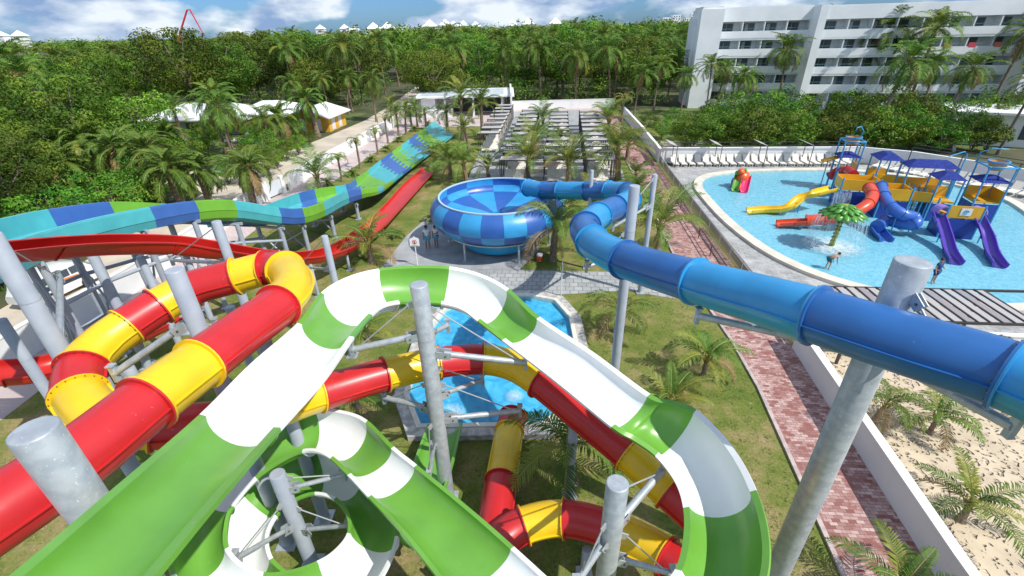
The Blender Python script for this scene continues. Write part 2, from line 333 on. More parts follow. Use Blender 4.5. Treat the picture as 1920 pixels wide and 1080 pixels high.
rim = ring('pool_coping', offset(pool, 0), offset(pool, .75 * sg), 0, .22, M_RIM, 0.015); rim['kind'] = 'structure'
sheet('pool_floor', [(p.x, p.y) for p in pool], .02, pool_floor_mat('pool_floor_blue_caustics', (.16, .46, .60), (.30, .60, .72), 4.2, 1))
sheet('pool_water', [(p.x, p.y) for p in offset(pool, -.002 * sg)], .15, water_mat('pool_water', 3.0, .35, (.93, .99, 1)))
# ---- small landing pool
sp = [G(905, 556), G(1005, 563), G(1040, 566), G(1062, 610), G(1062, 640), G(1045, 760), G(1012, 806), G(790, 806), G(765, 740), G(800, 600)]
sp = [V((-1.9, 23.0, 0)), V((1.0, 22.9, 0)), V((2.35, 22.3, 0)), V((2.95, 20.6, 0)), V((2.9, 17.2, 0)), V((2.2, 14.2, 0)), V((1.0, 13.15, 0)), V((-3.65, 13.2, 0)), V((-4.45, 15.0, 0)), V((-4.3, 19.5, 0)), V((-3.6, 21.8, 0))]
def cen_off(poly, d):
    n = len(poly); out = []
    for i in range(n):
        a, b, c = poly[i - 1], poly[i], poly[(i + 1) % n]; t1 = (b - a).normalized(); t2 = (c - b).normalized()
        n1 = V((-t1.y, t1.x, 0)); n2 = V((-t2.y, t2.x, 0)); nn = (n1 + n2).normalized(); out.append(b + nn * d / max(.5, nn.dot(n1)))
    return out
ar = sum(sp[i].x * sp[(i + 1) % len(sp)].y - sp[(i + 1) % len(sp)].x * sp[i].y for i in range(len(sp)))
s2 = -1 if ar > 0 else 1
M_CURB = mat('weathered_stone_kerb', (.56, .54, .50), (.34, .33, .31), scale=3.5, rough=.95, detail=8, bump=.3, bscale=12)
r1 = ring('landing_pool_apron', cen_off(sp, .2 * s2), cen_off(sp, .62 * s2), 0, .25, M_CURB, .1); r1['kind'] = 'structure'
r2 = ring('landing_pool_coping', sp, cen_off(sp, .2 * s2), .1, .29, mat('pale_coping', (.75, .70, .60), (.62, .58, .5), scale=3, rough=.8), .02); r2['kind'] = 'structure'
sheet('landing_pool_floor', [(p.x, p.y) for p in sp], .02, pool_floor_mat('landing_floor_blue_caustics', (.04, .36, .62), (.11, .54, .76), 1.6, 1))
sheet('landing_pool_water', [(p.x, p.y) for p in cen_off(sp, -.003 * s2)], .17, water_mat('landing_water', 2.2, .35, (.9, .98, 1)))
M_FOAM = mat('white_water_foam', (.85, .9, .92), rough=.5, transl=.3)
def foam(cx, cy, z, r, n, seed, name='foam'):
    key = 'foam_%d' % seed; m = bpy.data.materials.new('churned_white_water'); m.use_nodes = True; t = m.node_tree; nd = t.nodes; l = t.links; p = nd['Principled BSDF']; p.inputs[0].default_value = (.82, .9, .93, 1); p.inputs['Roughness'].default_value = .7
    tcn = nd.new('ShaderNodeTexCoord'); nn = nd.new('ShaderNodeTexNoise'); nn.inputs['Scale'].default_value = 5.5 / r; nn.inputs['Detail'].default_value = 8; nn.inputs['Roughness'].default_value = .72
    mpn = nd.new('ShaderNodeMapping'); mpn.inputs['Scale'].default_value = (1 / r, 1 / r, 0); gr = nd.new('ShaderNodeTexGradient'); gr.gradient_type = 'SPHERICAL'; mt = nd.new('ShaderNodeMath'); mt.operation = 'MULTIPLY'; ad = nd.new('ShaderNodeMapRange'); ad.inputs[1].default_value = .22; ad.inputs[2].default_value = .50; ad.inputs[4].default_value = .8 if r > 1.5 else .45
    l.new(tcn.outputs['Object'], mpn.inputs[0]); l.new(mpn.outputs[0], gr.inputs[0]); l.new(tcn.outputs['Object'], nn.inputs['Vector']); pw = nd.new('ShaderNodeMath'); pw.operation = 'POWER'; pw.inputs[1].default_value = .45; l.new(gr.outputs['Fac'], pw.inputs[0]); l.new(pw.outputs[0], mt.inputs[0]); l.new(nn.outputs[0], mt.inputs[1]); l.new(mt.outputs[0], ad.inputs[0])
    tr_ = nd.new('ShaderNodeBsdfTransparent'); ms_ = nd.new('ShaderNodeMixShader'); l.new(ad.outputs[0], ms_.inputs[0]); l.new(tr_.outputs[0], ms_.inputs[1]); l.new(p.outputs[0], ms_.inputs[2]); l.new(ms_.outputs[0], nd['Material Output'].inputs[0])
    b = mb(m); k = 28; b.add([V((math.cos(a * 2 * math.pi / k) * r, math.sin(a * 2 * math.pi / k) * r, 0)) for a in range(k)], [tuple(range(k))]); o = b.build(name); o.location = (cx, cy, z + .012); o['kind'] = 'stuff'; return o
# ---------------------------------------------------------------- walls
def wall(name, pts, h, th, label, base=0.0, coping=None):
    r = thing(name, label, 'wall', pts[0]); o = V(pts[0]); b = mb(M_WALL); c = mb(mat('wall_coping', (.86, .86, .85), rough=.8))
    for wi, (a, d) in enumerate(zip(pts[:-1], pts[1:])):
        a = V(a) - o; d = V(d) - o; t = (d - a).normalized(); h = h + .004 * (1 if wi else 0); L_ = (d - a).length; ang = math.atan2(t.y, t.x); mid = (a + d) / 2
        b.box((mid.x, mid.y, h / 2), (L_ + th * .5, th + .004 * wi, h), ang); c.box((mid.x, mid.y, h + .03), (L_ + th * .8, th + .06 + .005 * wi, .06), ang)
    b.build('wall_body', r); c.build('coping', r); return r
wall('white_wall', [(11.05, 3.0, 0), (11.62, 7.2, 0), (12.07, 9.9, 0), (13.32, 17.7, 0)], 1.1, .24, 'tall white wall between the red brick path and the sand yard')
wall('white_wall', [(-23.6, 8, 0), (-23.7, 19, 0), (-23.0, 25, 0), (-22.85, 42.0, 0)], 1.55, .2, 'near half of the long white roadside wall, behind the striped tube slide')
wall('white_wall', [(-21.85, 45.6, 0), (-21.5, 51.4, 0), (-20.0, 64.8, 0), (-18.6, 79, 0)], 1.45, .2, 'far half of the long white wall between the road and the pink path')
gp = thing('wall_gate_post', 'white gate piers with a glossy panel in the gap of the roadside wall', 'gate', (-22.7, 42.4, 0), 1.25)
b = mb(M_WALL); b.box((0, 0, .85), (.5, .35, 1.7)); b.build('gate_pier', gp)
b = mb(M_WALL); b.box((2.3, 0.05, .85), (.45, .35, 1.7)); b.build('gate_pier', gp)
b = mb(mat('pale_gate_panel', (.62, .68, .72), rough=.3)); b.box((1.15, 0, .8), (1.8, .06, 1.3)); b.build('gate_panel', gp)
wall('white_wall', [(16.9, 52.6, 0), (18.3, 66, 0), (19.8, 83.5, 0)], 1.5, .25, 'white wall between the palm terrace and the forest, running to the far corner')
wall('white_wall', [(17.2, 52.4, 0), (37.5, 50.6, 0), (41.5, 47.8, 0), (44.5, 43, 0), (47, 37.8, 0)], 1.6, .2, 'curved white wall behind the row of sun loungers by the big pool')
wall('white_wall', [(46.6, 38.0, 0), (44.2, 33.0, 0), (43.0, 26, 0)], 1.5, .2, 'white wall at the right edge behind the second bucket tower')
wall('white_wall', [(-20.2, 94.5, 0), (20.4, 94.5, 0)], 1.5, .25, 'low white wall at the far end of the terrace under the forest')
wall('white_wall', [(14.9, 18.3, 0), (20.5, 17.3, 0), (26, 16.6, 0)], .9, .2, 'low white planter wall under the slatted pergola beside the blue tube')
# kerb of brick path
b = mb(mat('path_kerb', (.55, .45, .42), (.42, .34, .32), scale=4, rough=.9)); kp = [(8.6, 4.0), (9.0, 7.3), (10.3, 15), (10.6, 18.4), (10.8, 27.3), (11.6, 34.6), (13.6, 55)]
for a, d in zip(kp[:-1], kp[1:]): b.bar((a[0], a[1], .04), (d[0], d[1], .04), .14, .10)
b.build('path_kerb')['kind'] = 'structure'
# ================================================================ SLIDES
def tube_slide(name, label, ctl, r, low=None, cat='water slide', flange=.07, seam=True, open_end=False, sub=7):
    """ctl: list of (px,py,z,material or None). A material starts a new section there."""
    P = [G(c[0], c[1], c[2]) if len(c) == 4 else V(c[0]) for c in ctl]; ms = [c[-1] for c in ctl]
    root = thing(name, label, cat, P[len(P) // 2]); o = P[len(P) // 2]
    brk = [i for i, m in enumerate(ms) if m] + [len(P) - 1]
    allp = []; 
    for i in range(len(P) - 1):
        for k in range(sub): allp.append(spline(P, i + k / sub))
    allp.append(P[-1]); fr = hframes(allp); nS = 28
    for bi in range(len(brk) - 1):
        m = ms[brk[bi]]; i0, i1 = brk[bi] * sub, brk[bi + 1] * sub; pts = allp[i0:i1 + 1]; b = mb(m); vs = []
        for sgn, rr in ((1, r), (-1, r - .03)):
            vs = []
            for p, (t, x, y) in zip(pts, fr[i0:i1 + 1]): vs += [p - o + (x * math.cos(2 * math.pi * k / nS) + y * math.sin(2 * math.pi * k / nS)) * rr for k in range(nS)]
            fs = []
            for i in range(len(pts) - 1):
                for k in range(nS):
                    k2 = (k + 1) % nS; q = (i * nS + k, i * nS + k2, (i + 1) * nS + k2, (i + 1) * nS + k); fs.append(q if sgn > 0 else q[::-1])
            b.add(vs, fs)
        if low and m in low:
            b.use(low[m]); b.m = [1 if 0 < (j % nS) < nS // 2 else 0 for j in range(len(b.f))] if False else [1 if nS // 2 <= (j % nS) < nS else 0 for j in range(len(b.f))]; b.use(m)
        if seam:
            for sd_ in (1, -1):
                vs = []
                for p, (t, x, y) in zip(pts, fr[i0:i1 + 1]):
                    for (dx, dy) in ((r - .01, .012), (r + .045, .012), (r + .045, -.012), (r - .01, -.012)): vs.append(p - o + x * sd_ * dx + y * dy)
                fs = []
                for i in range(len(pts) - 1):
                    for k in range(4):
                        k2 = (k + 1) % 4; fs.append((i * 4 + k, i * 4 + k2, (i + 1) * 4 + k2, (i + 1) * 4 + k))
                b.add(vs, fs)
        sec = b.build('tube_section', root, auto=40)
        e = .035
        for end, idx in ((0, i0), (1, i1)):
            fl = mb(m); t, x, y = fr[idx]; c = allp[idx] - o + t * (e * .55 if end == 0 else -e * .55); ring_ = []
            for off, rr in ((-e / 2, r - .005), (-e / 2, r + flange), (e / 2, r + flange), (e / 2, r - .005)):
                ring_ += [c + t * off + (x * math.cos(2 * math.pi * k / nS) + y * math.sin(2 * math.pi * k / nS)) * rr for k in range(nS)]
            fs = [(j * nS + k, j * nS + (k + 1) % nS, (j + 1) * nS + (k + 1) % nS, (j + 1) * nS + k) for j in range(3) for k in range(nS)]
            fl.add(ring_, fs); fl.build('flange', sec, auto=40)
        bo = mb(M_BOLT); t, x, y = fr[i0]
        for k in range(20):
            a = 2 * math.pi * (k + .5) / 20; c = allp[i0] - o + (x * math.cos(a) + y * math.sin(a)) * (r + flange * .55); bo.bar(c - t * .035, c + t * .055, .022)
        bo.tube([allp[i0] - o + (x * math.cos(2 * math.pi * k / 24) + y * math.sin(2 * math.pi * k / 24)) * (r + flange * .55) for k in range(25)], .006, 4, cap=False); bo.build('bolt_ring', sec)
    return root, P

def chute(name, label, st, sag, lip=.09, power=1.0, cat='water slide', sub=8, parts='chute_section', under=None, floor_rng=None):
    """st: list of (Lpx,Lpy,Lz,Rpx,Rpy,Rz,material or None[,sag])."""
    Ls = [G(*s[0:3]) for s in st]; Rs = [G(*s[3:6]) for s in st]; ms = [s[6] for s in st]; sg_ = [(s[7] if len(s) > 7 else sag) for s in st]
    n = len(st); o = Ls[n // 2].copy(); root = thing(name, label, cat, o)
    nU = 15; rows = []
    for i in range((n - 1) * sub + 1):
        t = min(i / sub, n - 1 - 1e-6); l = spline(Ls, t); r_ = spline(Rs, t); k = min(int(t), n - 2); f = t - k; ff = f * f * (3 - 2 * f); sgv = sg_[k] * (1 - ff) + sg_[k + 1] * ff; rows.append((l, r_, sgv))
    prof = []
    for i, (l, r_, sgv) in enumerate(rows):
        a = rows[max(0, i - 1)]; c = rows[min(len(rows) - 1, i + 1)]; tan = ((c[0] + c[1]) - (a[0] + a[1])).normalized(); ch = (r_ - l); wdt = ch.length; cx = ch.normalized()
        up_ = cx.cross(tan); up_.normalize()
        if up_.z < 0: up_ = -up_
        mid = (l + r_) / 2 - o; row = []
        def E_(rad_x, rad_y, th):
            cc, ss = math.cos(th), math.sin(th)
            return mid + cx * (abs(cc) ** power * (1 if cc > 0 else -1)) * rad_x - up_ * (abs(ss) ** power) * rad_y
        for k in range(nU + 1): row.append(E_(wdt / 2, sgv, math.pi * (1 - k / nU)))
        row.append(mid + cx * (wdt / 2 + lip) + up_ * .012); row.append(mid + cx * (wdt / 2 + lip + .012) - up_ * .05); row.append(mid + cx * (wdt / 2 + .045) - up_ * .05)
        for k in range(nU + 1): row.append(E_(wdt / 2 + .035, sgv + .035, math.pi * (k / nU)) - up_ * .055 * (1 if k in (0, nU) else 0))
        row.append(mid - cx * (wdt / 2 + .045) - up_ * .05); row.append(mid - cx * (wdt / 2 + lip + .012) - up_ * .05); row.append(mid - cx * (wdt / 2 + lip) + up_ * .012)
        prof.append(row)
    K = len(prof[0]); brk = [i for i, m in enumerate(ms) if m] + [n - 1]
    for bi in range(len(brk) - 1):
        i0, i1 = brk[bi] * sub, brk[bi + 1] * sub; b = mb(ms[brk[bi]]); vs = [v for row in prof[i0:i1 + 1] for v in row]; m_ = i1 - i0
        fs = [(i * K + k, (i + 1) * K + k, (i + 1) * K + (k + 1) % K, i * K + (k + 1) % K) for i in range(m_) for k in range(K)]
        if bi == 0: fs.append(tuple(range(K)))
        if bi == len(brk) - 2: fs.append(tuple(m_ * K + k for k in range(K - 1, -1, -1)))
        b.add(vs, fs)
        # under-flanges where pieces bolt together
        for row in (prof[i0], prof[i1]):
            outer = [row[j] for j in range(nU + 4, 2 * nU + 5)]; c = (row[0] + row[nU]) / 2
            q = prof[min(len(prof) - 1, i0 + 1)] if row is prof[i0] else prof[max(0, i1 - 1)]; tt = ((q[0] + q[nU]) / 2 - c).normalized() * .03
            ex = [p + (p - c).normalized() * .06 for p in outer]; k2 = len(outer); b.add(outer + ex + [p + tt for p in outer] + [p + tt for p in ex], [(j, j + 1, k2 + j + 1, k2 + j) for j in range(k2 - 1)] + [(2 * k2 + j, 3 * k2 + j, 3 * k2 + j + 1, 2 * k2 + j + 1) for j in range(k2 - 1)] + [(k2 + j, k2 + j + 1, 3 * k2 + j + 1, 3 * k2 + j) for j in range(k2 - 1)])
        ob = b.build(parts, root, auto=42); bm = bmesh.new(); bm.from_mesh(ob.data); bmesh.ops.recalc_face_normals(bm, faces=bm.faces); bm.to_mesh(ob.data); bm.free()
        try: ob.data.set_sharp_from_angle(angle=math.radians(42))
        except Exception: pass
    widths = [(a - b_).length for a, b_ in zip(Ls, Rs)]
    print(name, 'widths', ' '.join('%.2f' % x for x in widths))
    return root, Ls, Rs
# ---- white and green body slide: upper run
W_, G_ = M_WHT, M_GRN
upper, uL, uR = chute('body_slide', 'green and white open body slide sweeping across the foreground over the small pool', [
    (-290, 1360, 9.6, -20, 1395, 9.6, G_, .42), (44, 1080, 9.3, 258, 1090, 9.3, None, .42), (212, 934, 8.95, 385, 943, 8.95, None, .42),
    (386, 780, 8.2, 513, 801, 8.2, W_, .42), (480, 684, 7.8, 600, 706, 7.75, None, .42), (566, 608, 7.5, 655, 630, 7.35, G_, .48),
    (608, 552, 7.35, 691, 588, 7.1, W_, .6), (655, 523, 7.2, 716, 570, 6.95, None, .66), (712, 508, 7.1, 747, 563, 6.8, G_, .7),
    (775, 503, 7.0, 788, 562, 6.65, None, .7), (842, 505, 6.9, 828, 564, 6.5, W_, .7), (900, 519, 6.7, 868, 575, 6.35, None, .7),
    (950, 546, 6.5, 900, 597, 6.15, G_, .62), (1006, 598, 6.3, 948, 634, 6.0, W_, .5), (1105, 664, 6.05, 1045, 708, 5.85, None, .42),
    (1213, 744, 5.8, 1153, 795, 5.6, G_, .45), (1255, 757, 5.8, 1192, 818, 5.45, None, .6), (1300, 775, 5.75, 1235, 848, 5.3, W_, .7),
    (1362, 840, 5.65, 1274, 897, 5.1, None, .75), (1406, 922, 5.5, 1292, 950, 4.95, G_, .75), (1428, 1010, 5.4, 1293, 1010, 4.85, None, .75),
    (1420, 1095, 5.3, 1278, 1070, 4.75, W_, .7), (1375, 1190, 5.2, 1235, 1120, 4.65, None, .65), (1300, 1300, 5.1, 1165, 1180, 4.6, G_, .6)], .45, lip=.12)
lower, lL, lR = chute('body_slide', 'lower green and white body slide curling round the short grey post', [
    (985, 1260, 4.6, 1130, 1190, 4.65, W_), (850, 1105, 4.5, 957, 1030, 4.5, G_), (765, 1000, 4.4, 870, 953, 4.45, None), (697, 928, 4.3, 776, 876, 4.38, W_),
    (658, 887, 4.22, 733, 841, 4.32, G_), (624, 855, 4.15, 685, 793, 4.27, W_, .55), (598, 842, 4.1, 645, 776, 4.22, None, .6), (568, 842, 4.0, 590, 771, 4.15, G_, .62),
    (530, 858, 3.9, 528, 788, 4.05, None, .62), (478, 893, 3.7, 430, 830, 3.9, W_, .62), (432, 948, 3.5, 348, 920, 3.7, G_, .62), (419, 990, 3.4, 325, 1000, 3.6, None, .62),
    (421, 1030, 3.33, 330, 1075, 3.5, W_, .62), (450, 1063, 3.27, 385, 1145, 3.45, None, .62), (493, 1080, 3.2, 470, 1185, 3.4, G_, .62), (545, 1075, 3.13, 570, 1175, 3.3, None, .62),
    (597, 1057, 3.07, 655, 1135, 3.25, W_, .62), (632, 1034, 3.0, 710, 1080, 3.2, None, .62), (657, 1000, 2.92, 740, 1005, 3.1, G_, .62), (655, 962, 2.82, 735, 925, 3.0, None, .62),
    (630, 932, 2.72, 675, 868, 2.9, W_, .62), (590, 922, 2.6, 590, 845, 2.8, G_, .62), (550, 935, 2.5, 510, 868, 2.7, None, .62), (515, 965, 2.4, 450, 920, 2.6, W_, .62), (497, 1005, 2.3, 415, 995, 2.5, None, .62), (505, 1050, 2.2, 430, 1090, 2.4, G_, .62), (545, 1085, 2.1, 520, 1150, 2.3, None, .62)], .38)
exitc, eL, eR = chute('slide_exit_chute', 'dark green open chute end dropping into the small landing pool behind the central post', [
    (735, 980, 1.7, 800, 1010, 1.7, G_), (762, 915, 1.35, 826, 930, 1.35, None), (786, 850, 1.0, 848, 856, 1.0, None), (806, 795, .75, 862, 792, .75, None)], .5)
# ---- red and yellow tube
Rr, Yy = M_RED, M_YEL
tubeA, tA = tube_slide('tube_slide', 'red and yellow tube slide looping on the left and running behind the white slide', [
    (-260, 1120, 8.25, Rr), (-60, 998, 8.2, None), (130, 872, 8.15, None), (275, 757, 8.12, Yy), (375, 682, 8.08, Rr), (450, 626, 8.0, None), (522, 573, 7.9, Yy), (550, 535, 7.85, None), (535, 506, 7.75, Rr), (500, 504, 7.65, Yy),
    (443, 518, 7.55, Rr), (362, 540, 7.4, Yy), (298, 574, 7.25, Rr), (238, 612, 7.1, Yy), (190, 648, 6.95, None), (155, 688, 6.8, Rr), (150, 740, 6.65, Yy), (205, 790, 6.45, None),
    (290, 800, 6.2, Rr), (400, 792, 5.8, None), (500, 772, 5.4, Yy), (600, 738, 5.0, Rr), (722, 702, 4.75, Yy), (822, 680, 4.55, Rr), (905, 674, 4.4, Yy), (962, 686, 4.25, None), (1012, 716, 4.1, Rr),
    (1090, 778, 3.85, None), (1178, 850, 3.55, Yy), (1255, 920, 3.3, Rr), (1330, 990, 3.05, Yy), (1390, 1070, 2.85, None), (1400, 1150, 2.6, Yy), (1340, 1130, 2.35, Rr), (1250, 1045, 2.15, Yy), (1148, 994, 1.95, Rr), (1058, 972, 1.75, Yy), (982, 985, 1.6, Rr), (930, 1022, 1.5, None), (880, 1085, 1.4, None)], .48)
tubeB, tB = tube_slide('tube_slide', 'short red and yellow tube slide pouring straight into the small landing pool', [
    (900, 1100, 1.25, Yy), (922, 1010, 1.1, Rr), (940, 900, .95, Yy), (955, 808, .85, Rr), (962, 780, .8, None)], .47)
# ---- blue tube to the bowl
Lb, Db = M_TUBL, M_TUBD
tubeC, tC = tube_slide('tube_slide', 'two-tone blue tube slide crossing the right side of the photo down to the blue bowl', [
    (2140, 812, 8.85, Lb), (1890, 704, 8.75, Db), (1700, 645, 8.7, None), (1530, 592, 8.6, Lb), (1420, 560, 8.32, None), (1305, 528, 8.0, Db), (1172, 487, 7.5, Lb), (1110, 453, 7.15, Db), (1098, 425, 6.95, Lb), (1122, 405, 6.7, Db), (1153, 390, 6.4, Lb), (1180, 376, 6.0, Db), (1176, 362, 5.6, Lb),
    (1142, 358, 5.2, Db), (1100, 358, 4.9, Lb), (1050, 357, 4.55, Db), (1020, 357, 4.3, Lb), (990, 352, 4.1, None)], .535, low={Lb: fiber('light_teal_painted_glow', (.02, .32, .50)), Db: fiber('deep_teal_painted_glow', (.012, .15, .36))})  # teal lower half: glow through the translucent shell, put into the colour
# ---- bowl
bc = V((-0.85, 31.0, 0)); bowl = thing('bowl_slide', 'big blue chequered bowl slide standing on grey legs by the palm terrace', 'bowl slide', bc)
def sector(prof, n, mats, name, flip=False, sub=3):
    for k in range(2):
        b = mb(mats[k]); 
        for bi in range(len(prof) - 1):
            pr = prof[bi]
        bb = MB().use(mats[k]); vs = []
        for bi, band in enumerate(prof):
            for s_ in range(n):
                if (s_ + bi) % 2 != k: continue
                vv = []; 
                for (r_, z_) in band:
                    for q in range(sub + 1):
                        a = 2 * math.pi * (s_ + q / sub) / n + .1; vv.append((r_ * math.cos(a), r_ * math.sin(a), z_))
                m1 = sub + 1; fs = []
                for i in range(len(band) - 1):
                    for q in range(sub):
                        f = (i * m1 + q, i * m1 + q + 1, (i + 1) * m1 + q + 1, (i + 1) * m1 + q); fs.append(f[::-1] if flip else f)
                bb.add(vv, fs)
        me = bb.mesh(name, smooth=True); bm = bmesh.new(); bm.from_mesh(me); bmesh.ops.remove_doubles(bm, verts=bm.verts, dist=.0005); bm.to_mesh(me); bm.free(); link(name, me, bowl)
sector([[(3.6, 1.38), (4.1, 1.62), (4.45, 1.95), (4.62, 2.3)], [(4.62, 2.3), (4.68, 2.65), (4.6, 3.0), (4.35, 3.35), (3.98, 3.62)]], 20, (M_BWL, M_BWD), 'outer_shell', True)
sector([[(3.95, 3.62), (4.02, 3.35), (4.02, 3.1)], [(4.02, 3.1), (3.95, 2.85), (3.7, 2.68)], [(3.7, 2.68), (2.6, 2.5), (1.4, 2.38), (.5, 2.2)]], 12, (M_BWD, M_BWL), 'inner_basin', False)
b = mb(M_BWL); b.lathe([(.5, 2.22), (.46, 1.6)], n=20); b.build('drain_funnel', bowl, auto=40); b = mb(mat('pale_rim', (.45, .60, .72), rough=.3)); b.lathe([(3.92, 3.60), (3.92, 3.68), (4.04, 3.68), (4.04, 3.60)], n=60); b.build('rim', bowl, auto=40)
b = mb(M_GALV); b.lathe([(3.55, 1.30), (3.55, 1.38), (3.75, 1.38), (3.75, 1.30), (3.55, 1.30)], n=48)
for k in range(40):
    a = 2 * math.pi * k / 40 + .1; b.bar((3.6 * math.cos(a), 3.6 * math.sin(a), 1.42), (4.2 * math.cos(a), 4.2 * math.sin(a), 1.70), .02, .05)
b.build('ring_beam', bowl)
b = mb(mat('pale_blue_skirt', (.05, .45, .72), rough=.3, coat=.2)); b.lathe([(3.5, 1.40), (2.38, 1.34), (2.36, .25), (2.45, .2)], n=40); b.build('splash_skirt', bowl, auto=40)
for k in range(6):
    a = 2 * math.pi * k / 6 + math.radians(-128); p = V((3.62 * math.cos(a), 3.62 * math.sin(a), 0)); b = mb(M_GALV); b.tube([p, p + V((0, 0, 1.32))], .075, 12); b.box((p.x, p.y, .02), (.36, .36, .04)); b.build('leg', bowl)
# ---- wide multi-lane slide
lanes, mF, mN = [], [], []
MS = [(-170, 452, 8.4, -80, 492, 8.3), (0, 411, 7.7, 50, 443, 7.5), (90, 393, 7.4, 150, 414, 7.2), (205, 379, 7.0, 255, 392, 6.8), (300, 381, 6.3, 355, 377, 6.3), (385, 389, 5.2, 435, 376, 5.5), (470, 393, 4.0, 520, 389, 4.3), (508, 381, 3.5, 565, 390, 3.7),
      (560, 362, 3.0, 605, 378, 3.3), (605, 352, 2.5, 645, 359, 2.9), (648, 346, 2.1, 680, 353, 2.4), (667, 335, 1.6, 712, 350, 1.9), (700, 311, 1.1, 742, 333, 1.3), (735, 285, .85, 770, 312, .9), (783, 250, .65, 818, 276, .7), (817, 226, .55, 851, 251, .55)]
mF = [G(*s[:3]) for s in MS]; mN = [G(*s[3:]) for s in MS]; print('mlane widths', ' '.join('%.1f' % (a - b_).length for a, b_ in zip(mF, mN)))
mo = mN[5].copy(); mslide = thing('multi_lane_slide', 'wide blue, turquoise and green multi-lane slide dipping from the left edge to the far lawn', 'water slide', mo)
sub = 14; rows = []; s_acc = 0; prev = None
for i in range((len(MS) - 1) * sub + 1):
    t = min(i / sub, len(MS) - 1 - 1e-6); f_, n_ = spline(mF, t), spline(mN, t)
    if prev is not None: s_acc += (n_ - prev).length
    prev = n_; rows.append((f_ - mo, n_ - mo, s_acc))
cols = [M_CYAN, M_ROY, M_LIME]; U = 24
FARB = [(2, 0), (3, 1), (4, 2), (5, 0), (5.7, 1), (6.4, 2), (8, 0), (8.6, 1), (9.5, 2), (10, 0), (11, 1)]; NEARB = [(3.15, 0), (4.03, 1), (5, 2), (6, 0), (7, 1), (7.93, 2), (9.08, 0), (9.8, 1), (10.85, 2), (11.2, 0)]; COMB = [(11.75, 2), (12.43, 0), (13, 1), (13.35, 2), (13.7, 0), (14, 1), (14.4, 2), (99, 0)]
def colour_at(t, far):
    for lim, c in (FARB if far else NEARB) + COMB:
        if t < lim: return c
    return 0
def wallh(i): return 1.0 if i < 9 * sub else max(.28, 1.0 - (i - 9 * sub) / (3.5 * sub) * .8)
def bed_pt(i, u):
    f_, n_, s_ = rows[i]; d = (n_ - f_); W2 = d.length; h = wallh(i); p = f_ + d * u; e = min(u, 1 - u) * W2; r_ = .35
    drop = h if e > r_ else h - r_ * .9 * (1 - math.sqrt(max(0, 1 - (1 - e / r_) ** 2)))
    lane_bump = .035 * abs(math.sin(math.pi * u * 6)) ** 8 if h < .6 else 0
    return V((p.x, p.y, p.z - drop + (0 if e > r_ else 0) + (.05 - lane_bump if False else 0))), s_
bed = MB(); 
for m in cols: bed.use(m)
vv = [bed_pt(i, u / U)[0] + V((0, 0, 0)) for i in range(len(rows)) for u in range(U + 1)]
fs = []; mi = []
for i in range(len(rows) - 1):
    for u in range(U):
        ln = (u * 6.0 / U) % 1.0; tri = abs(ln - .5) * 2 if ln > 0 else 1; off = .55 * (1 - abs(((u + .5) * 6 / U) % 1.0 - .5) * 2); fs.append((i * (U + 1) + u, (i + 1) * (U + 1) + u, (i + 1) * (U + 1) + u + 1, i * (U + 1) + u + 1)); mi.append(colour_at(i / sub + off * (.2 if i < 9 * sub else .42), u / U < .5))
bed.v = [tuple(p) for p in vv]; bed.f = fs; bed.m = mi; o = bed.build('lane_bed', mslide, auto=30)
under = mb(M_ROY); under.add([p - V((0, 0, .06)) for p in vv], [f[::-1] for f in fs]); under.build('lane_bed_underside', mslide)
for side, nm in ((0, 'side_wall'), (1, 'side_wall')):
    b = MB(); [b.use(m) for m in cols]; vs = []; f2 = []; m2 = []; sgn = -1 if side == 0 else 1
    prof_ = [(0.0, 0.0), (.08, 0.0), (.09, -.05), (.10, -.06), (.14, -.6), (.11, -.64), (.02, -1.0), (-.3, -1.12), (-.3, -1.0), (-.12, -.93), (-.04, -.8), (-.03, -.6), (0, 0)]
    Kp = len(prof_)
    for i, (f_, n_, s_) in enumerate(rows):
        d = (n_ - f_).normalized(); e = f_ if side == 0 else n_; h = wallh(i) + .02
        for (dx, dz) in prof_: vs.append(e + d * sgn * dx * (1 if h > .7 else .7) + V((0, 0, dz * h)))
    for i in range(len(rows) - 1):
        for k in range(Kp - 1): f2.append((i * Kp + k, (i + 1) * Kp + k, (i + 1) * Kp + k + 1, i * Kp + k + 1)); m2.append(colour_at(i / sub, side == 0))
    b.v = [tuple(p) for p in vs]; b.f = f2; b.m = m2; ob = b.build(nm, mslide); bm = bmesh.new(); bm.from_mesh(ob.data); bmesh.ops.recalc_face_normals(bm, faces=bm.faces); bm.to_mesh(ob.data); bm.free()
if False:
    b = mb(M_LIME)
    for k in range(1, 6):
        pts = []
        for i in range(10 * sub, len(rows), 6): pts.append(bed_pt(i, k / 6)[0] + V((0, 0, .03)))
        b.tube(pts, .05, 6)
    b.build('lane_divider', mslide, smooth=True)
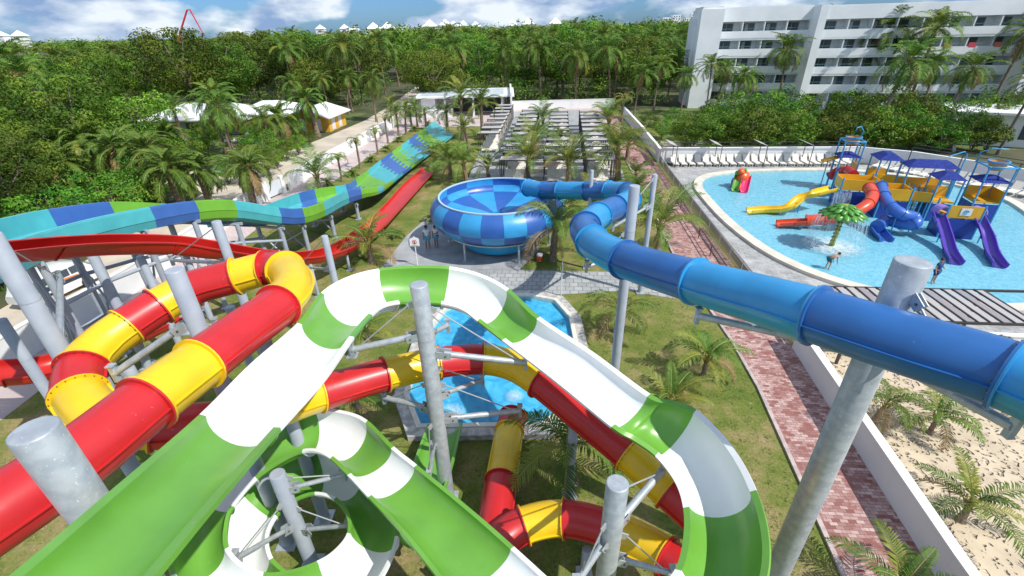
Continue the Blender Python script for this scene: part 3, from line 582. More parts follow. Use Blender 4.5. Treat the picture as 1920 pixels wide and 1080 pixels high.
# trestles
def trestle(i, lbl):
    f_, n_, _ = rows[i]; f_ = f_ + mo; n_ = n_ + mo; h = wallh(i); zt = min(f_.z, n_.z) - h - .08
    if zt < .5: return None
    a = V((f_.x, f_.y, 0)); c = V((n_.x, n_.y, 0)); d = (c - a); a = a + d * .06; c = c - d * .10
    r = thing('slide_trestle', lbl, 'slide support', a.lerp(c, .5), 0, 'trestles under the multi-lane slide'); o_ = a.lerp(c, .5)
    for p in (a, c):
        b = mb(M_GREY); b.tube([p - o_, p - o_ + V((0, 0, zt))], .135, 16); b.box((p.x - o_.x, p.y - o_.y, .04), (.42, .42, .08)); b.build('post', r, auto=40)
    b = mb(M_GREY); b.bar(a - o_ + V((0, 0, zt)) - d.normalized() * .3, c - o_ + V((0, 0, zt)) + d.normalized() * .3, .12, .14); b.build('cross_beam', r)
    if zt > 1.6:
        b = mb(M_GREY); b.tube([a - o_ + V((0, 0, zt * .25)), c - o_ + V((0, 0, zt * .85))], .05, 8); b.tube([c - o_ + V((0, 0, zt * .25)), a - o_ + V((0, 0, zt * .85))], .05, 8); b.build('brace', r)
    return (a, c, zt)
tr = []
for j, (i, nm) in enumerate([(14, 'leftmost'), (28, 'second from the left'), (42, 'third from the left'), (56, 'fourth from the left'), (70, 'under the green hump'), (84, 'in the shaded dip'), (98, 'just past the dip'), (116, 'near the yellow palm'), (134, 'shortest, where the slide levels out')]):
    q = trestle(i, 'grey steel trestle holding up the multi-lane slide, ' + nm)
    if q: tr.append(q)
bl = thing('bracing_beams', 'long dark horizontal pipes linking the trestles under the multi-lane slide', 'bracing', tr[0][0], 0)
o_ = tr[0][0]
for side in (0, 1):
    for lv in (.38, .72):
        b = mb(M_GREY); b.tube([V((q[side].x, q[side].y, q[2] * lv)) - o_ for q in tr[:6]], .09, 8); b.build('beam', bl, auto=50)
# ---- red open slide
redo, rF, rN = chute('open_slide', 'red open slide running from the left edge past the grey posts to the far lawn', [
    (-150, 476, 9.4, -130, 500, 9.3, M_REDO, .6), (0, 455, 8.5, 0, 473, 8.4, M_REDO, .62), (125, 444, 7.65, 127, 459, 7.55, M_REDO, .70), (230, 440, 6.85, 230, 454, 6.75, None, .70), (332, 443, 6.0, 334, 455, 5.9, M_REDO, .72), (405, 453, 5.3, 405, 466, 5.2, None, .7), (468, 464, 4.4, 467, 476, 4.3, M_REDO, .7),
    (508, 470, 3.8, 508, 481, 3.7, None, .65), (553, 473, 3.1, 555, 484, 3.0, M_REDO, .62), (600, 467, 2.3, 610, 479, 2.2, None, .6), (636, 452, 1.75, 655, 465, 1.65, M_REDO, .55), (668, 430, 1.3, 693, 444, 1.25, None, .5), (696, 409, 1.0, 721, 422, 1.0, M_REDO, .42), (728, 377, .8, 753, 388, .8, None, .35), (757, 345, .7, 784, 354, .7, M_REDO, .32), (793, 314, .6, 815, 320, .6, None, .3)], .7, lip=.07, power=.75)
lowr, _, _ = chute('open_slide', 'dark shaded stretch of red open slide passing low behind the left posts', [(-160, 670, 3.4, -160, 706, 3.4, M_REDO), (0, 676, 3.2, 0, 710, 3.2, M_REDO), (112, 660, 3.0, 114, 690, 3.0, M_REDO), (235, 612, 2.6, 242, 640, 2.6, None), (330, 570, 2.2, 342, 594, 2.2, None)], .5, lip=.07, power=.75)
# ================================================================ POSTS
def post(px, py, z, d, label, arms=(), m=None, group=None, brackets=()):
    m = m or M_GREY; top = G(px, py, z); r = thing('support_post', label, 'support post', (top.x, top.y, 0), 0, group)
    b = mb(m); n = 36 if d > .4 else 20
    b.lathe([(d / 2, 0), (d / 2, z - .015), (d / 2 - .012, z)], n=n); b.lathe([(d / 2 + .004, z - 1.6), (d / 2 + .004, z - 1.585)], n=n); b.build('pole', r, auto=40)
    b = mb(m); b.lathe([(d / 2 - .010, z - .002), (d / 2 - .03, z + .006), (.001, z + .008)], n=n); b.build('cap_plate', r)
    b = mb(M_GALV); b.box((0, 0, .03), (d + .2, d + .2, .06)); b.build('base_plate', r)
    for arm in arms:
        za, tgt = arm[0], arm[1]; th = arm[2] if len(arm) > 2 else .09
        tgt = (G(*tgt) if not isinstance(tgt, V) else tgt) - V((top.x, top.y, 0)); dirv = V((tgt.x, tgt.y, 0)).normalized(); st_ = dirv * (d / 2) + V((0, 0, za))
        b = mb(M_GALV); b.tube([st_ + (tgt - st_) * .08, tgt], th, 12); b.build('arm', r, auto=40)
        side = V((-dirv.y, dirv.x, 0))
        for s_ in (-1, 1):
            b = mb(M_GALV)
            c = st_ + (tgt - st_) * .06 + side * s_ * (th + .02); b.bar(st_ - dirv * .03 + side * s_ * (th + .02), c + (tgt - st_) * .10, .02, .22); b.build('gusset_plate', r)
        b = mb(M_BOLT); b.bar(st_ + side * (th + .05) + (tgt - st_) * .1, st_ - side * (th + .05) + (tgt - st_) * .1, .04)
        b.build('pin_bolt', r); tg = (tgt - st_).normalized(); b = mb(M_GALV)
        b.bar(tgt + V((0, 0, -.22)), tgt + V((0, 0, .22)), .1, .12); b.box(tuple(tgt + V((0, 0, .22))), (.16, .16, .03)); b.build('bracket', r)
        if arm[3] if len(arm) > 3 else True:
            hi = min(z - .25, za + (tgt - st_).length * .55); b = mb(M_ROD); a_ = dirv * (d / 2 + .12) + V((0, 0, hi)); b.tube([a_, tgt - tg * .25 + V((0, 0, .08))], .018, 8); b.bar(dirv * (d / 2 - .02) + V((0, 0, hi + .05)), a_ - V((0, 0, .02)), .03, .16); b.build('tie_rod', r)
    return r
post(62, 806, 9.7, .47, 'thick galvanised post with its capped top in the lower left corner', m=M_GALV)
post(-20, 440, 10.0, .40, 'tall thick grey post at the left edge, in front of the red open slide', arms=((7.0, (112, 520, 6.4), .09),))
post(326, 506, 9.3, .37, 'grey post with a capped top standing inside the red and yellow tube loop', arms=((8.0, (215, 700, 6.9), .08, False), (7.4, (470, 640, 7.3), .07), (7.2, (405, 610, 6.6), .07)))
post(405, 415, 8.4, .29, 'slim grey post rising through the gap beside the red open slide', arms=((6.9, (322, 488, 5.6), .07),))
post(608, 442, 6.2, .28, 'thin grey post beside the bend of the red open slide', arms=((4.6, (560, 500, 3.2), .06),))
post(785, 533, 8.1, .45, 'tall galvanised post standing up in the middle of the white and green slide', m=M_GALV, arms=((6.6, (660, 655, 6.4), .085), (6.0, (985, 680, 5.5), .085), (4.0, (720, 745, 4.0), .085), (3.6, (975, 770, 3.4), .085), (4.4, (905, 712, 4.0), .07), (2.9, (805, 892, 1.8), .07), (6.5, (840, 610, 6.2), .07)))
post(519, 888, 3.9, .38, 'short grey post in the centre of the lower green and white spiral', arms=((3.3, (645, 890, 3.4), .065), (2.0, (445, 1045, 2.9), .065), (1.7, (655, 985, 2.3), .065)))
post(1158, 906, 6.0, .43, 'galvanised post with a round cap at the bottom, right of centre', m=M_GALV, arms=((4.6, (1243, 880, 4.7), .085), (4.4, (1080, 1095, 3.9), .07), (3.6, (1260, 1075, 3.0), .07)))
post(1713, 490, 9.75, .58, 'thick galvanised post crossing behind the blue tube near the right edge', m=M_GALV, arms=((7.7, (1308, 592, 7.3), .09, False), (7.8, (1900, 800, 8.0), .09, False), (9.2, (1796, 716, 8.3), .022, False)))
post(1190, 348, 8.9, .36, 'tall light grey post just left of the thinner one, where the blue tube bends', arms=((6.4, (1100, 500, 6.2), .07),))
post(1228, 327, 6.9, .28, 'thin light grey post right of the thicker one at the bend of the blue tube', arms=((5.3, (1150, 425, 5.4), .07),))
post(1110, 319, 6.3, .22, 'thinnest light grey post beside the blue tube near the bowl', arms=((5.0, (1150, 366, 4.9), .05),))
post(262, 480, 5.6, .30, 'grey post with a rounded top under the red open slide, near its left flange', group=None)
post(345, 470, 5.2, .26, 'grey post under the middle of the red open slide, behind the capped post')
post(168, 470, 6.0, .36, 'dark shaded post beneath the red open slide at its left flange')
post(0, 600, 5.6, .34, 'grey post under the left end of the red open slide, half in shade')
post(430, 575, 5.8, .30, 'grey post under the yellow ring of the tube loop', arms=())
post(240, 690, 6.0, .30, 'grey post under the left bend of the red and yellow loop', arms=((5.6, (215, 690, 6.3), .06, False),))
post(495, 640, 6.9, .34, 'grey post under the long red straight of the tube slide')
post(1075, 800, 3.2, .28, 'grey post under the red tube right of the small pool')
post(1100, 1030, 1.2, .25, 'short grey post under the lowest yellow bend')
post(582, 496, 2.1, .18, 'small grey foot under the red open slide by the yellow palm')
post(650, 478, 1.1, .16, 'small grey stub with a white base under the red open slide')
# ================================================================ BUILDINGS
M_HOT = mat('hotel_white_render', (.86, .88, .90), (.78, .81, .84), scale=.25, rough=.85)
M_GLASSD = mat('dark_window_glass', (.05, .07, .09), (.10, .13, .16), scale=.3, rough=.12)
M_CURT = mat('pale_curtain', (.42, .44, .45), rough=.9)
M_FRM = mat('grey_window_frame', (.35, .37, .39), rough=.5)
M_TEAL = mat('teal_railing', (.18, .36, .38), rough=.4)
M_ROOFW = mat('white_roof_membrane', (.80, .81, .82), (.68, .70, .71), scale=.5, rough=.7)
M_YWALL = mat('ochre_yellow_wall', (.72, .40, .05), (.62, .34, .05), scale=.6, rough=.85)
M_GREYR = mat('grey_roof', (.42, .48, .52), (.50, .55, .58), scale=.8, rough=.8)
hang = math.atan2(-8, 39); hot = thing('hotel_building', 'long white five-storey hotel with rows of balconies behind the coconut palms', 'hotel', (35.6, 92.5, 0), hang)
FH = 2.76; Z0 = 1.6   # first band level
def hb(c, d, m, nm, parent=hot):
    b = mb(m); b.box(c, d); return b.build(nm, parent)
hb((-.15, 3.0, 7.85), (3.7, 10, 15.7), M_HOT, 'stair_tower'); hb((-.15, 2.9, 15.9), (3.3, 9.0, .4), M_ROOFW, 'parapet')
hb((-2.25, 5, 7.2), (.5, 6, 14.4), M_HOT, 'stair_wing')
def wing(x0, nb, bw, y0, top=16.4, first=True):
    """nb bays each bw wide; balcony fronts at y0, rooms 1.9 behind"""
    W2 = nb * bw; xc = x0 + W2 / 2
    hb((xc, y0 + 6.9, top / 2), (W2, 10, top - .02), M_HOT, 'room_block')
    b = mb(M_HOT)
    for k in range(6):
        z = k * FH
        if k == 5: b.box((xc, y0 + .95, (top + 13.75) / 2), (W2, 1.9, top - 13.75)); break
        b.box((xc, y0 + .95, z + .05), (W2 - .004, 1.9, .22)); b.box((xc, y0 + .08, z + .55), (W2, .16, 1.4))
    b.build('balcony_front', hot)
    b = mb(M_HOT)
    for i in range(nb + 1): b.box((x0 + i * bw, y0 + .98, 7.0), (.16, 1.84, 13.9))
    b.build('partition_wall', hot)
    for k in range(5):
        for i in range(nb):
            cx = x0 + (i + .5) * bw; z = k * FH
            f = mb(M_FRM); ww = bw * .62; xx = cx - bw * .14; f.box((xx, y0 + 1.86, z + 1.35), (ww, .06, 2.25)); fo = f.build('window', hot)
            g_ = mb(M_GLASSD); g_.box((xx - ww * .26, y0 + 1.82, z + 1.35), (ww * .42, .04, 2.1)); g_.box((xx + ww * .22, y0 + 1.82, z + 1.35), (ww * .46, .04, 2.1)); g_.build('pane', fo)
            if (i * 7 + k * 3) % 3: c = mb(M_CURT); c.box((xx - ww * .12, y0 + 1.79, z + 1.3), (ww * .24, .03, 2.0)); c.build('curtain', fo)
    b = mb(M_TEAL)
    for k in range(5):
        z = k * FH; b.box((xc, y0 + .1, z + 1.62), (W2, .05, .05)); b.box((xc, y0 + .03, z + 1.24), (W2, .03, .05)); b.box((xc, y0 + .1, z - .17), (W2, .24, .05))
    b.build('railing', hot)
wing(1.95, 4, 3.55, 0.6, 15.9)
hb((16.75, 2.0, 7.9), (1.2, 9.2, 15.8), M_HOT, 'fin_wall')
wing(17.36, 8, 3.55, -2.4, 15.7)
hb((46.4, -1.5, 7.8), (1.2, 9, 15.6), M_HOT, 'fin_wall'); wing(47.02, 9, 3.55, -5.4, 15.7); hb((40, 8.5, 15.75), (76, 7.0, .3), M_ROOFW, 'roof')
for k, (x_, z_, c_) in enumerate([(43.0, 9.7, (.7, .2, .15)), (36.0, 9.7, (.8, .35, .1)), (39.5, 9.7, (.6, .08, .12))]):
    t_ = mb(mat('towel_%d' % k if False else ('red_towel', 'orange_towel', 'crimson_towel')[k], c_, rough=.9)); t_.box((x_, -2.38, z_), (1.0, .06, .7)); t_.build('towel', hot)
# villa left
vl = thing('villa', 'low villa with white hipped roofs and yellow walls across the sandy road', 'villa', (-40, 80, 0), -.09); vl.scale = (1, 1, .88)
def vpart(c, d, m, nm, rz=0): b = mb(m); b.box(c, d, rz); return b.build(nm, vl)
def hiproof(c, d, h, inset, nm, m=M_ROOFW):
    x, y, z = d[0] / 2, d[1] / 2, .18; b = mb(m); c = V(c); ix = max(0.05, x - inset)
    vs = [V(p) + c for p in ((-x, -y, 0), (x, -y, 0), (x, y, 0), (-x, y, 0), (-x, -y, z), (x, -y, z), (x, y, z), (-x, y, z), (-ix, 0, h), (ix, 0, h))]
    b.add(vs, ((0, 3, 2, 1), (0, 1, 5, 4), (1, 2, 6, 5), (2, 3, 7, 6), (3, 0, 4, 7), (4, 5, 9, 8), (6, 7, 8, 9), (5, 6, 9), (7, 4, 8))); return b.build(nm, vl)
vpart((-8, 0, 1.3), (15, 8, 2.6), mat('pale_blue_wall', (.42, .47, .50), rough=.9), 'wall'); hiproof((-8, -.4, 2.6), (17.5, 10.5, 0), 2.3, 5.0, 'roof')
vpart((1.8, 1.4, 1.5), (8, 7, 3.0), M_YWALL, 'wall'); hiproof((1.8, 1.2, 3.0), (10, 9.5, 0), 1.9, 3.5, 'roof')
vpart((9.2, .5, 1.4), (6.5, 6.5, 2.8), M_YWALL, 'wall'); 
b = mb(M_ROOFW); gz = [(-4.1, 2.65), (0, 4.1), (4.1, 2.65)]
for k in range(2):
    (xa, za), (xb, zb) = gz[k], gz[k + 1]; b.add([V((9.2 + xa, -4.2, za)), V((9.2 + xb, -4.2, zb)), V((9.2 + xb, 4.5, zb)), V((9.2 + xa, 4.5, za)), V((9.2 + xa, -4.2, za - .2)), V((9.2 + xb, -4.2, zb - .2)), V((9.2 + xb, 4.5, zb - .2)), V((9.2 + xa, 4.5, za - .2))], ((0, 1, 2, 3), (4, 7, 6, 5), (0, 4, 5, 1), (2, 6, 7, 3), (0, 3, 7, 4), (1, 5, 6, 2)))
b.build('gable_roof', vl)
b = mb(M_YWALL); b.add([V((6.0, -2.76, 2.75)), V((12.4, -2.76, 2.75)), V((9.2, -2.76, 3.85))], ((0, 1, 2),)); b.build('gable_wall', vl)
M_WDOOR = mat('white_louvre_door', (.72, .72, .70), rough=.6)
for (x, y, wdt, h_, ang) in ((12.48, -1.2, 1.2, 2.1, 1), (12.48, 1.4, 1.2, 2.1, 1), (8.0, -2.8, 1.3, 2.0, 0), (10.6, -2.8, 1.2, 2.0, 0)):
    b = mb(M_WDOOR); b.box((x, y, 1.25), (.08, wdt, h_) if ang else (wdt, .08, h_)); dd = b.build('door', vl); b = mb(M_BOLT); b.box((x + (.06 if ang else .45), y - (.45 if ang else .06), 1.2), (.05, .05, .16)); b.build('handle', dd)
for x in (-13, -9.5, -6, -2.8): vpart((x, -4.03, 1.35), (1.4, .08, 1.3), M_GLASSD, 'window'); vpart((x + 1.3, -4.04, 1.3), (.35, .08, 2.6), M_YWALL, 'pilaster')
# service building, centre far
pv = thing('service_building', 'flat-roofed white service building at the far left corner of the terrace', 'building', (-7.5, 91.0, 0), .0)
b = mb(M_WALL); b.box((-.5, 5, 1.6), (15, 7, 3.2)); b.box((-6.5, -.5, 1.6), (2.5, 5, 3.2)); b.build('wall', pv)
b = mb(M_ROOFW); b.box((0, 2.4, 3.32), (17.5, 12.5, .24)); b.build('roof', pv); b = mb(M_GREYR); b.box((-.6, 2.2, 3.47), (15, 9.5, .06)); b.build('roof_membrane', pv)
b = mb(M_WALL); b.box((8.2, 1.5, 1.9), (.3, 14.5, 4.4)); b.build('side_wall', pv)
for x in (-3.5, 1.5, 6.6): b = mb(M_WALL); b.box((x, -3.2, 1.6), (.35, .35, 3.2)); b.build('column', pv)
b = mb(M_DARKST); b.box((2, 1.46, 1.4), (9, .08, 2.4)); b.build('shutter', pv)
b = mb(M_WALL); b.box((-5, -3.4, .7), (5.5, .4, 1.4)); b.build('counter', pv)
# right-hand annex
an = thing('annex_building', 'low white annex with a slanting wall at the right edge among palms', 'building', (62, 58, 0), -.5)
b = mb(M_WALL); b.box((0, 0, 1.8), (14, 7, 3.6)); b.build('wall', an); b = mb(M_ROOFW); b.box((0, -.3, 3.72), (15.4, 8.4, .24)); b.build('roof', an)
for x in (-4, 0, 4): b = mb(M_GLASSD); b.box((x, -3.53, 1.7), (1.8, .08, 1.6)); b.build('window', an)
b = mb(M_WALL); b.add([V((-7.2, -3.6, 0)), V((-7.2, -8.5, 0)), V((-7.2, -3.6, 3.6)), V((-7.5, -3.6, 0)), V((-7.5, -8.5, 0)), V((-7.5, -3.6, 3.6))], ((0, 1, 2), (3, 5, 4), (0, 3, 4, 1), (1, 4, 5, 2), (0, 2, 5, 3))); b.build('buttress_wall', an)
# distant resort villas with pyramid roofs
def pavilion(p, s, lbl, n=2):
    r = thing('resort_block', lbl, 'building', p, 0, 'white resort blocks on the horizon'); q = random.Random(int(p[0] * 3 + p[1]))
    for i in range(n):
        x = (i - (n - 1) / 2) * s * 1.5; h = (13.0 if p[0] < -310 else 16.2) + q.uniform(-.5, .8)
        b = mb(M_WALL); b.box((x, 0, h / 2), (s * 1.3, s, h)); b.build('wall', r)
        b = mb(mat('bright_white_roof', (.85, .85, .85), rough=.7)); x0, y0 = s * .72, s * .58; b.add([V((x - x0, -y0, h)), V((x + x0, -y0, h)), V((x + x0, y0, h)), V((x - x0, y0, h)), V((x, 0, h + s * .62))], ((0, 3, 2, 1), (0, 1, 4), (1, 2, 4), (2, 3, 4), (3, 0, 4))); b.build('roof', r)
        b = mb(M_GLASSD); b.box((x, -s * .5 - .05, h - 1.6), (s * .5, .1, 1.2)); b.build('window', r)
p_h = 12.4
for (px, s, n, nm) in [(22, 6, 1, 'leftmost'), (57, 6, 1, 'second from the left'), (460, 5, 1, 'just right of the red crane'), (665, 6, 2, 'nearest the big dark tree'), (722, 9, 2, 'left of the centre'), (826, 10, 2, 'with a double peak'), (884, 8, 2, 'low and half hidden'), (962, 9, 1, 'standing beside the twin peaks'), (990, 9, 1, 'tall, with its tower showing'), (1040, 9, 1, 'tall, last before the forest'), (612, 6, 1, 'small peak over the trees'), (855, 8, 1, 'between the low blocks')]:
    q = G(px, 110, 5); dir_ = V((q.x, q.y, 0)).normalized(); dist = 450; pavilion(tuple(dir_ * dist), s * .85, 'white pyramid-roofed resort block on the horizon, ' + nm, n)
ht = thing('tower_block', 'pale distant apartment towers just left of the hotel', 'building', tuple(V((.42, 1, 0)).normalized() * 900))
ht.location = V((G(1240, 48, 13.0) - O).x, (G(1240, 48, 13.0) - O).y, 0).normalized() * 800 if False else V((.318, 1, 0)).normalized() * 800
for x, h in ((-14, 23), (0, 26), (16, 22), (26, 27)):
    b = mb(M_HOT); b.box((x, 0, h / 2), (11, 10, h)); wl = b.build('wall', ht)
    b = mb(M_GLASSD); [b.box((x + xx, -5.05, zz), (1.6, .1, 1.4)) for xx in (-3.5, 0, 3.5) for zz in (h - 2, h - 5)]; b.build('window', wl)
for (px, py, nm) in [(215, 98, 'left of the tall dark tree'), (255, 100, 'nearest the tall dark tree'), (315, 98, 'beside the tall dark tree'), (570, 62, 'in the middle distance')]:
    q = G(px, py, 8.5); r = thing('bungalow', 'white bungalow roof glimpsed through the treetops, ' + nm, 'building', (q.x, q.y, 0), .1)
    b = mb(M_WALL); b.box((0, 0, 4), (8, 6, 8)); b.build('wall', r); b = mb(M_ROOFW); b.box((0, 0, 8.2), (9.5, 7.5, .4)); b.build('roof', r)
# crane
cr_ = thing('crane', 'red folding concrete-pump boom rising over the far treetops', 'crane', tuple(V((G(378, 110, 5).x, G(378, 110, 5).y, 0)).normalized() * 260)); 
b = mb(mat('crane_red', (.65, .03, .04), rough=.4)); bp_ = [V((-7, 0, 13)), V((-4.0, 0, 17.5)), V((.2, 0, 23.3)), V((1.4, 0, 23.5)), V((3.8, 0, 15))]
b.tube(bp_, [.38, .36, .32, .3, .2], 8); b.build('boom', cr_)
b = mb(MATS['crane_red']); b.box((-7, 0, 6.5), (1.2, 1.2, 13)); b.build('mast', cr_)
# ================================================================ TERRACE FURNITURE
M_LNG = mat('white_plastic_lounger', (.80, .80, .78), rough=.45); M_LNGC = mat('cream_sling', (.74, .70, .60), rough=.8)
def lounger_proto():
    r = thing('sun_lounger', 'white plastic sun lounger', 'sun lounger'); b = mb(M_LNG)
    for s in (-1, 1): b.tube([(s * .3, -.95, .30), (s * .3, .3, .32), (s * .3, .95, .34)], .03, 6)
    for y in (-.95, -.3, .35, .95): b.bar((-.3, y, .31), (.3, y, .31), .04)
    b.build('frame', r)
    for y in (-.75, .7):
        for s in (-1, 1): b = mb(M_LNG); b.bar((s * .3, y, .32), (s * .27, y + (.08 if y > 0 else -.08), 0), .045); b.build('leg', r)
    b = mb(M_LNGC); b.box((0, -.32, .36), (.56, 1.25, .03)); b.build('seat', r)
    b = mb(M_LNGC); M_ = Matrix.Rotation(math.radians(52), 3, 'X'); b.box((0, .56, .66), (.56, .80, .035), M=M_); b.build('backrest', r)
    b = mb(M_LNG); b.tube([(-.3, .3, .34), (-.3, .82, 1.0), (.3, .82, 1.0), (.3, .3, .34)], .025, 6); b.build('back_frame', r)
    return r
lng = note(lounger_proto()); used = [0]
def place_lounger(x, y, rz, label, group):
    if not used[0]: used[0] = 1; lng.location = (x, y, 0.012); lng.rotation_euler = (0, 0, rz); lng['label'] = label; lng['group'] = group; return lng
    c = copy_tree(lng, loc=(x, y, .012), rz=rz, label=label); c['group'] = group; return c
for i in range(22):
    t = i / 21; x = 18.2 + t * 18.0; y = 51.2 - t * 1.55; place_lounger(x, y, -.08, 'cream lounger with raised back against the white wall behind the big pool', 'loungers in the row behind the big pool')
for i in range(20):
    t = i / 19; p0, p1 = V((38.4, 48.0, 0)), V((46.0, 34.5, 0)); p = p0.lerp(p1, t); place_lounger(p.x, p.y, -math.radians(62), 'white lounger in the curved row at the right behind the play towers', 'loungers in the right-hand row')
for i in range(6):
    for j in range(2): place_lounger(9.7 + j * 1.1 + i * .15, 49 + i * 1.15, math.radians(95) + j * 3.1, 'empty white lounger in the open cluster at the near end of the terrace', 'loungers at the near end of the terrace')
M_CANV = mat('white_canopy_cloth', (.50, .48, .47), rough=.9, transl=.15)
def pergola_proto():
    r = thing('pergola', 'black framed pergola', 'pergola'); w2, d2, h = 1.3, .75, 2.3
    for sx in (-1, 1):
        for sy in (-1, 1): b = mb(M_DARKST); b.bar((sx * w2, sy * d2, 0), (sx * w2, sy * d2, h), .09); b.build('post', r)
    b = mb(M_DARKST)
    for sy in (-1, 1): b.bar((-w2 - .1, sy * d2, h), (w2 + .1, sy * d2, h), .10)
    for sx in (-1, 1): b.bar((sx * w2, -d2, h + .002), (sx * w2, d2, h + .002), .09)
    b.build('top_frame', r); b = mb(M_CANV); b.box((0, 0, h + .07), (2 * w2, 2 * d2 - .05, .02)); b.build('canopy', r); return r
pg = note(pergola_proto()); first = True
colsP = [((917, 248), (947, 197), 8, 'left column beside the lawn'), ((963, 297), (995, 206), 11, 'second column from the left'), ((1045, 296), (1048, 208), 11, 'third column from the left'), ((1125, 296), (1103, 208), 11, 'rightmost column')]
for ci, (a, c, n, nm) in enumerate(colsP):
    A, C_ = G(*a, 2.35), G(*c, 2.35)
    for i in range(n):
        t = i / (n - 1); p = A.lerp(C_, t); row = 'nearest' if i == 0 else ('farthest' if i == n - 1 else ('row %d back' % (i + 1)))
        lb = 'black pergola with white canopy, %s, %s' % (nm, 'nearest the bowl' if i == 0 else ('last before the forest wall' if i == n - 1 else 'number %d from the near end' % (i + 1)))
        if first: first = False; pg.location = (p.x, p.y, .012); pg['label'] = lb; pg['group'] = 'black pergolas in columns on the terrace'; pg.rotation_euler = (0, 0, -.09); o_ = pg
        else: o_ = copy_tree(pg, loc=(p.x, p.y, .012), rz=-.09, label=lb)
        for s in (-.65, 0, .65): place_lounger(p.x + s, p.y + .15, -.09, 'white lounger shaded under a black pergola in the ' + nm, 'loungers under pergolas, ' + nm)
# wall pergola frame behind loungers
wp = thing('lounger_canopy_frame', 'long dark pipe frame with small tilted canopies over the lounger row', 'canopy frame', (17.6, 51.0, 0), -.09)
for i in range(5):
    x = .4 + i * 4.6
    for y in (-.8, .9): b = mb(M_DARKST); b.bar((x, y, 0), (x, y, 2.3), .06); b.build('post', wp)
    b = mb(M_CANV); b.box((x - .5, .05, 2.45), (.9, 2.0, .04), M=Matrix.Rotation(.35, 3, 'Y')); b.build('canopy', wp)
b = mb(M_DARKST); b.bar((0, -.8, 2.3), (19.5, -.8, 2.3), .06); b.bar((0, .9, 2.3), (19.5, .9, 2.3), .06); b.build('rail', wp)
wq = thing('lounger_canopy_frame', 'dark pipe frame over the right-hand lounger row behind the play towers', 'canopy frame', (40, 46.5, 0), -1.04)
for i in range(5): b = mb(M_DARKST); b.bar((i * 4, 0, 0), (i * 4, 0, 2.4), .07); b.build('post', wq)
b = mb(M_DARKST); b.bar((0, 0, 2.4), (17, 0, 2.4), .06); b.bar((0, 1.6, 2.4), (17, 1.6, 2.4), .06); b.build('rail', wq)
# slatted pergola beside the pool (right)
sp_ = thing('slatted_pergola', 'black pergola with white cloth slats between the blue tube and the big pool', 'pergola', (14.5, 16.5, 0), -.10)
Wd, Dp, Hh = 7.2, 2.9, 2.35
for x in (0, Wd):
    for y in (0, Dp): b = mb(M_DARKST); b.bar((x, y, 0), (x, y, Hh), .1); b.build('post', sp_)
b = mb(M_DARKST); b.bar((-.1, 0, Hh), (Wd + 4, 0, Hh), .1); b.bar((-.1, Dp, Hh), (Wd + 4, Dp, Hh), .1); b.bar((0, 0, Hh), (0, Dp, Hh), .1); b.bar((Wd, 0, Hh), (Wd, Dp, Hh), .1)
b.build('frame', sp_)
for i in range(15):
    x = .15 + i * .475; b = mb(M_DARKST); b.bar((x, 0, Hh + .05), (x, Dp, Hh + .05), .06); b.build('rafter', sp_)
    b = mb(M_CANV if i % 3 else mat('grey_canopy_cloth', (.30, .27, .28), rough=.9)); b.box((x + .235, Dp / 2, Hh + .03), (.30, Dp - .1, .02)); b.build('slat', sp_)
# fence along red brick path
fc = thing('chain_fence', 'low grey mesh fence with white top rail between brick path and pool deck', 'fence', (13.1, 18.5, 0)); M_NET = bpy.data.materials.new('grey_mesh_netting'); M_NET.use_nodes = True
_t = M_NET.node_tree; _n = _t.nodes; _tr = _n.new('ShaderNodeBsdfTransparent'); _ms = _n.new('ShaderNodeMixShader'); _ms.inputs[0].default_value = .55; _t.links.new(_tr.outputs[0], _ms.inputs[1]); _t.links.new(_n['Principled BSDF'].outputs[0], _ms.inputs[2]); _t.links.new(_ms.outputs[0], _n['Material Output'].inputs[0]); _n['Principled BSDF'].inputs[0].default_value = (.22, .2, .2, 1)
fp = [V((13.3, 18.8, 0)), V((13.8, 23, 0)), V((14.4, 29.5, 0)), V((15.1, 37, 0)), V((15.8, 44, 0)), V((16.7, 52, 0))]; nf = 0; o_ = V(fc.location)
for a, c in zip(fp[:-1], fp[1:]):
    k = 3
    for j in range(k):
        p = a.lerp(c, j / k); q = a.lerp(c, (j + 1) / k); b = mb(M_ROD); b.tube([p - o_, p - o_ + V((0, 0, 1.0))], .03, 8); b.build('fence_post', fc)
        b = mb(M_ROD); b.bar(p - o_ + V((0, 0, 1.0)), q - o_ + V((0, 0, 1.0)), .05); b.build('top_rail', fc)
        b = mb(M_NET); b.add([p - o_ + V((0, 0, .05)), q - o_ + V((0, 0, .05)), q - o_ + V((0, 0, .97)), p - o_ + V((0, 0, .97))], ((0, 1, 2, 3),)); b.build('mesh_panel', fc)
# handrails across path
hr = thing('handrail', 'low dark handrail with two bars on the brick path beside the mesh fence', 'handrail', (12.6, 22, 0))
b = mb(M_DARKST)
for i in range(6): b.bar((i * .32, i * 3.0, 0), (i * .32, i * 3.0, .8), .05)
b.build('upright', hr); b = mb(M_DARKST); b.bar((0, 0, .8), (1.6, 15, .8), .05); b.bar((0, 0, .42), (1.6, 15, .42), .04); b.build('rail', hr)
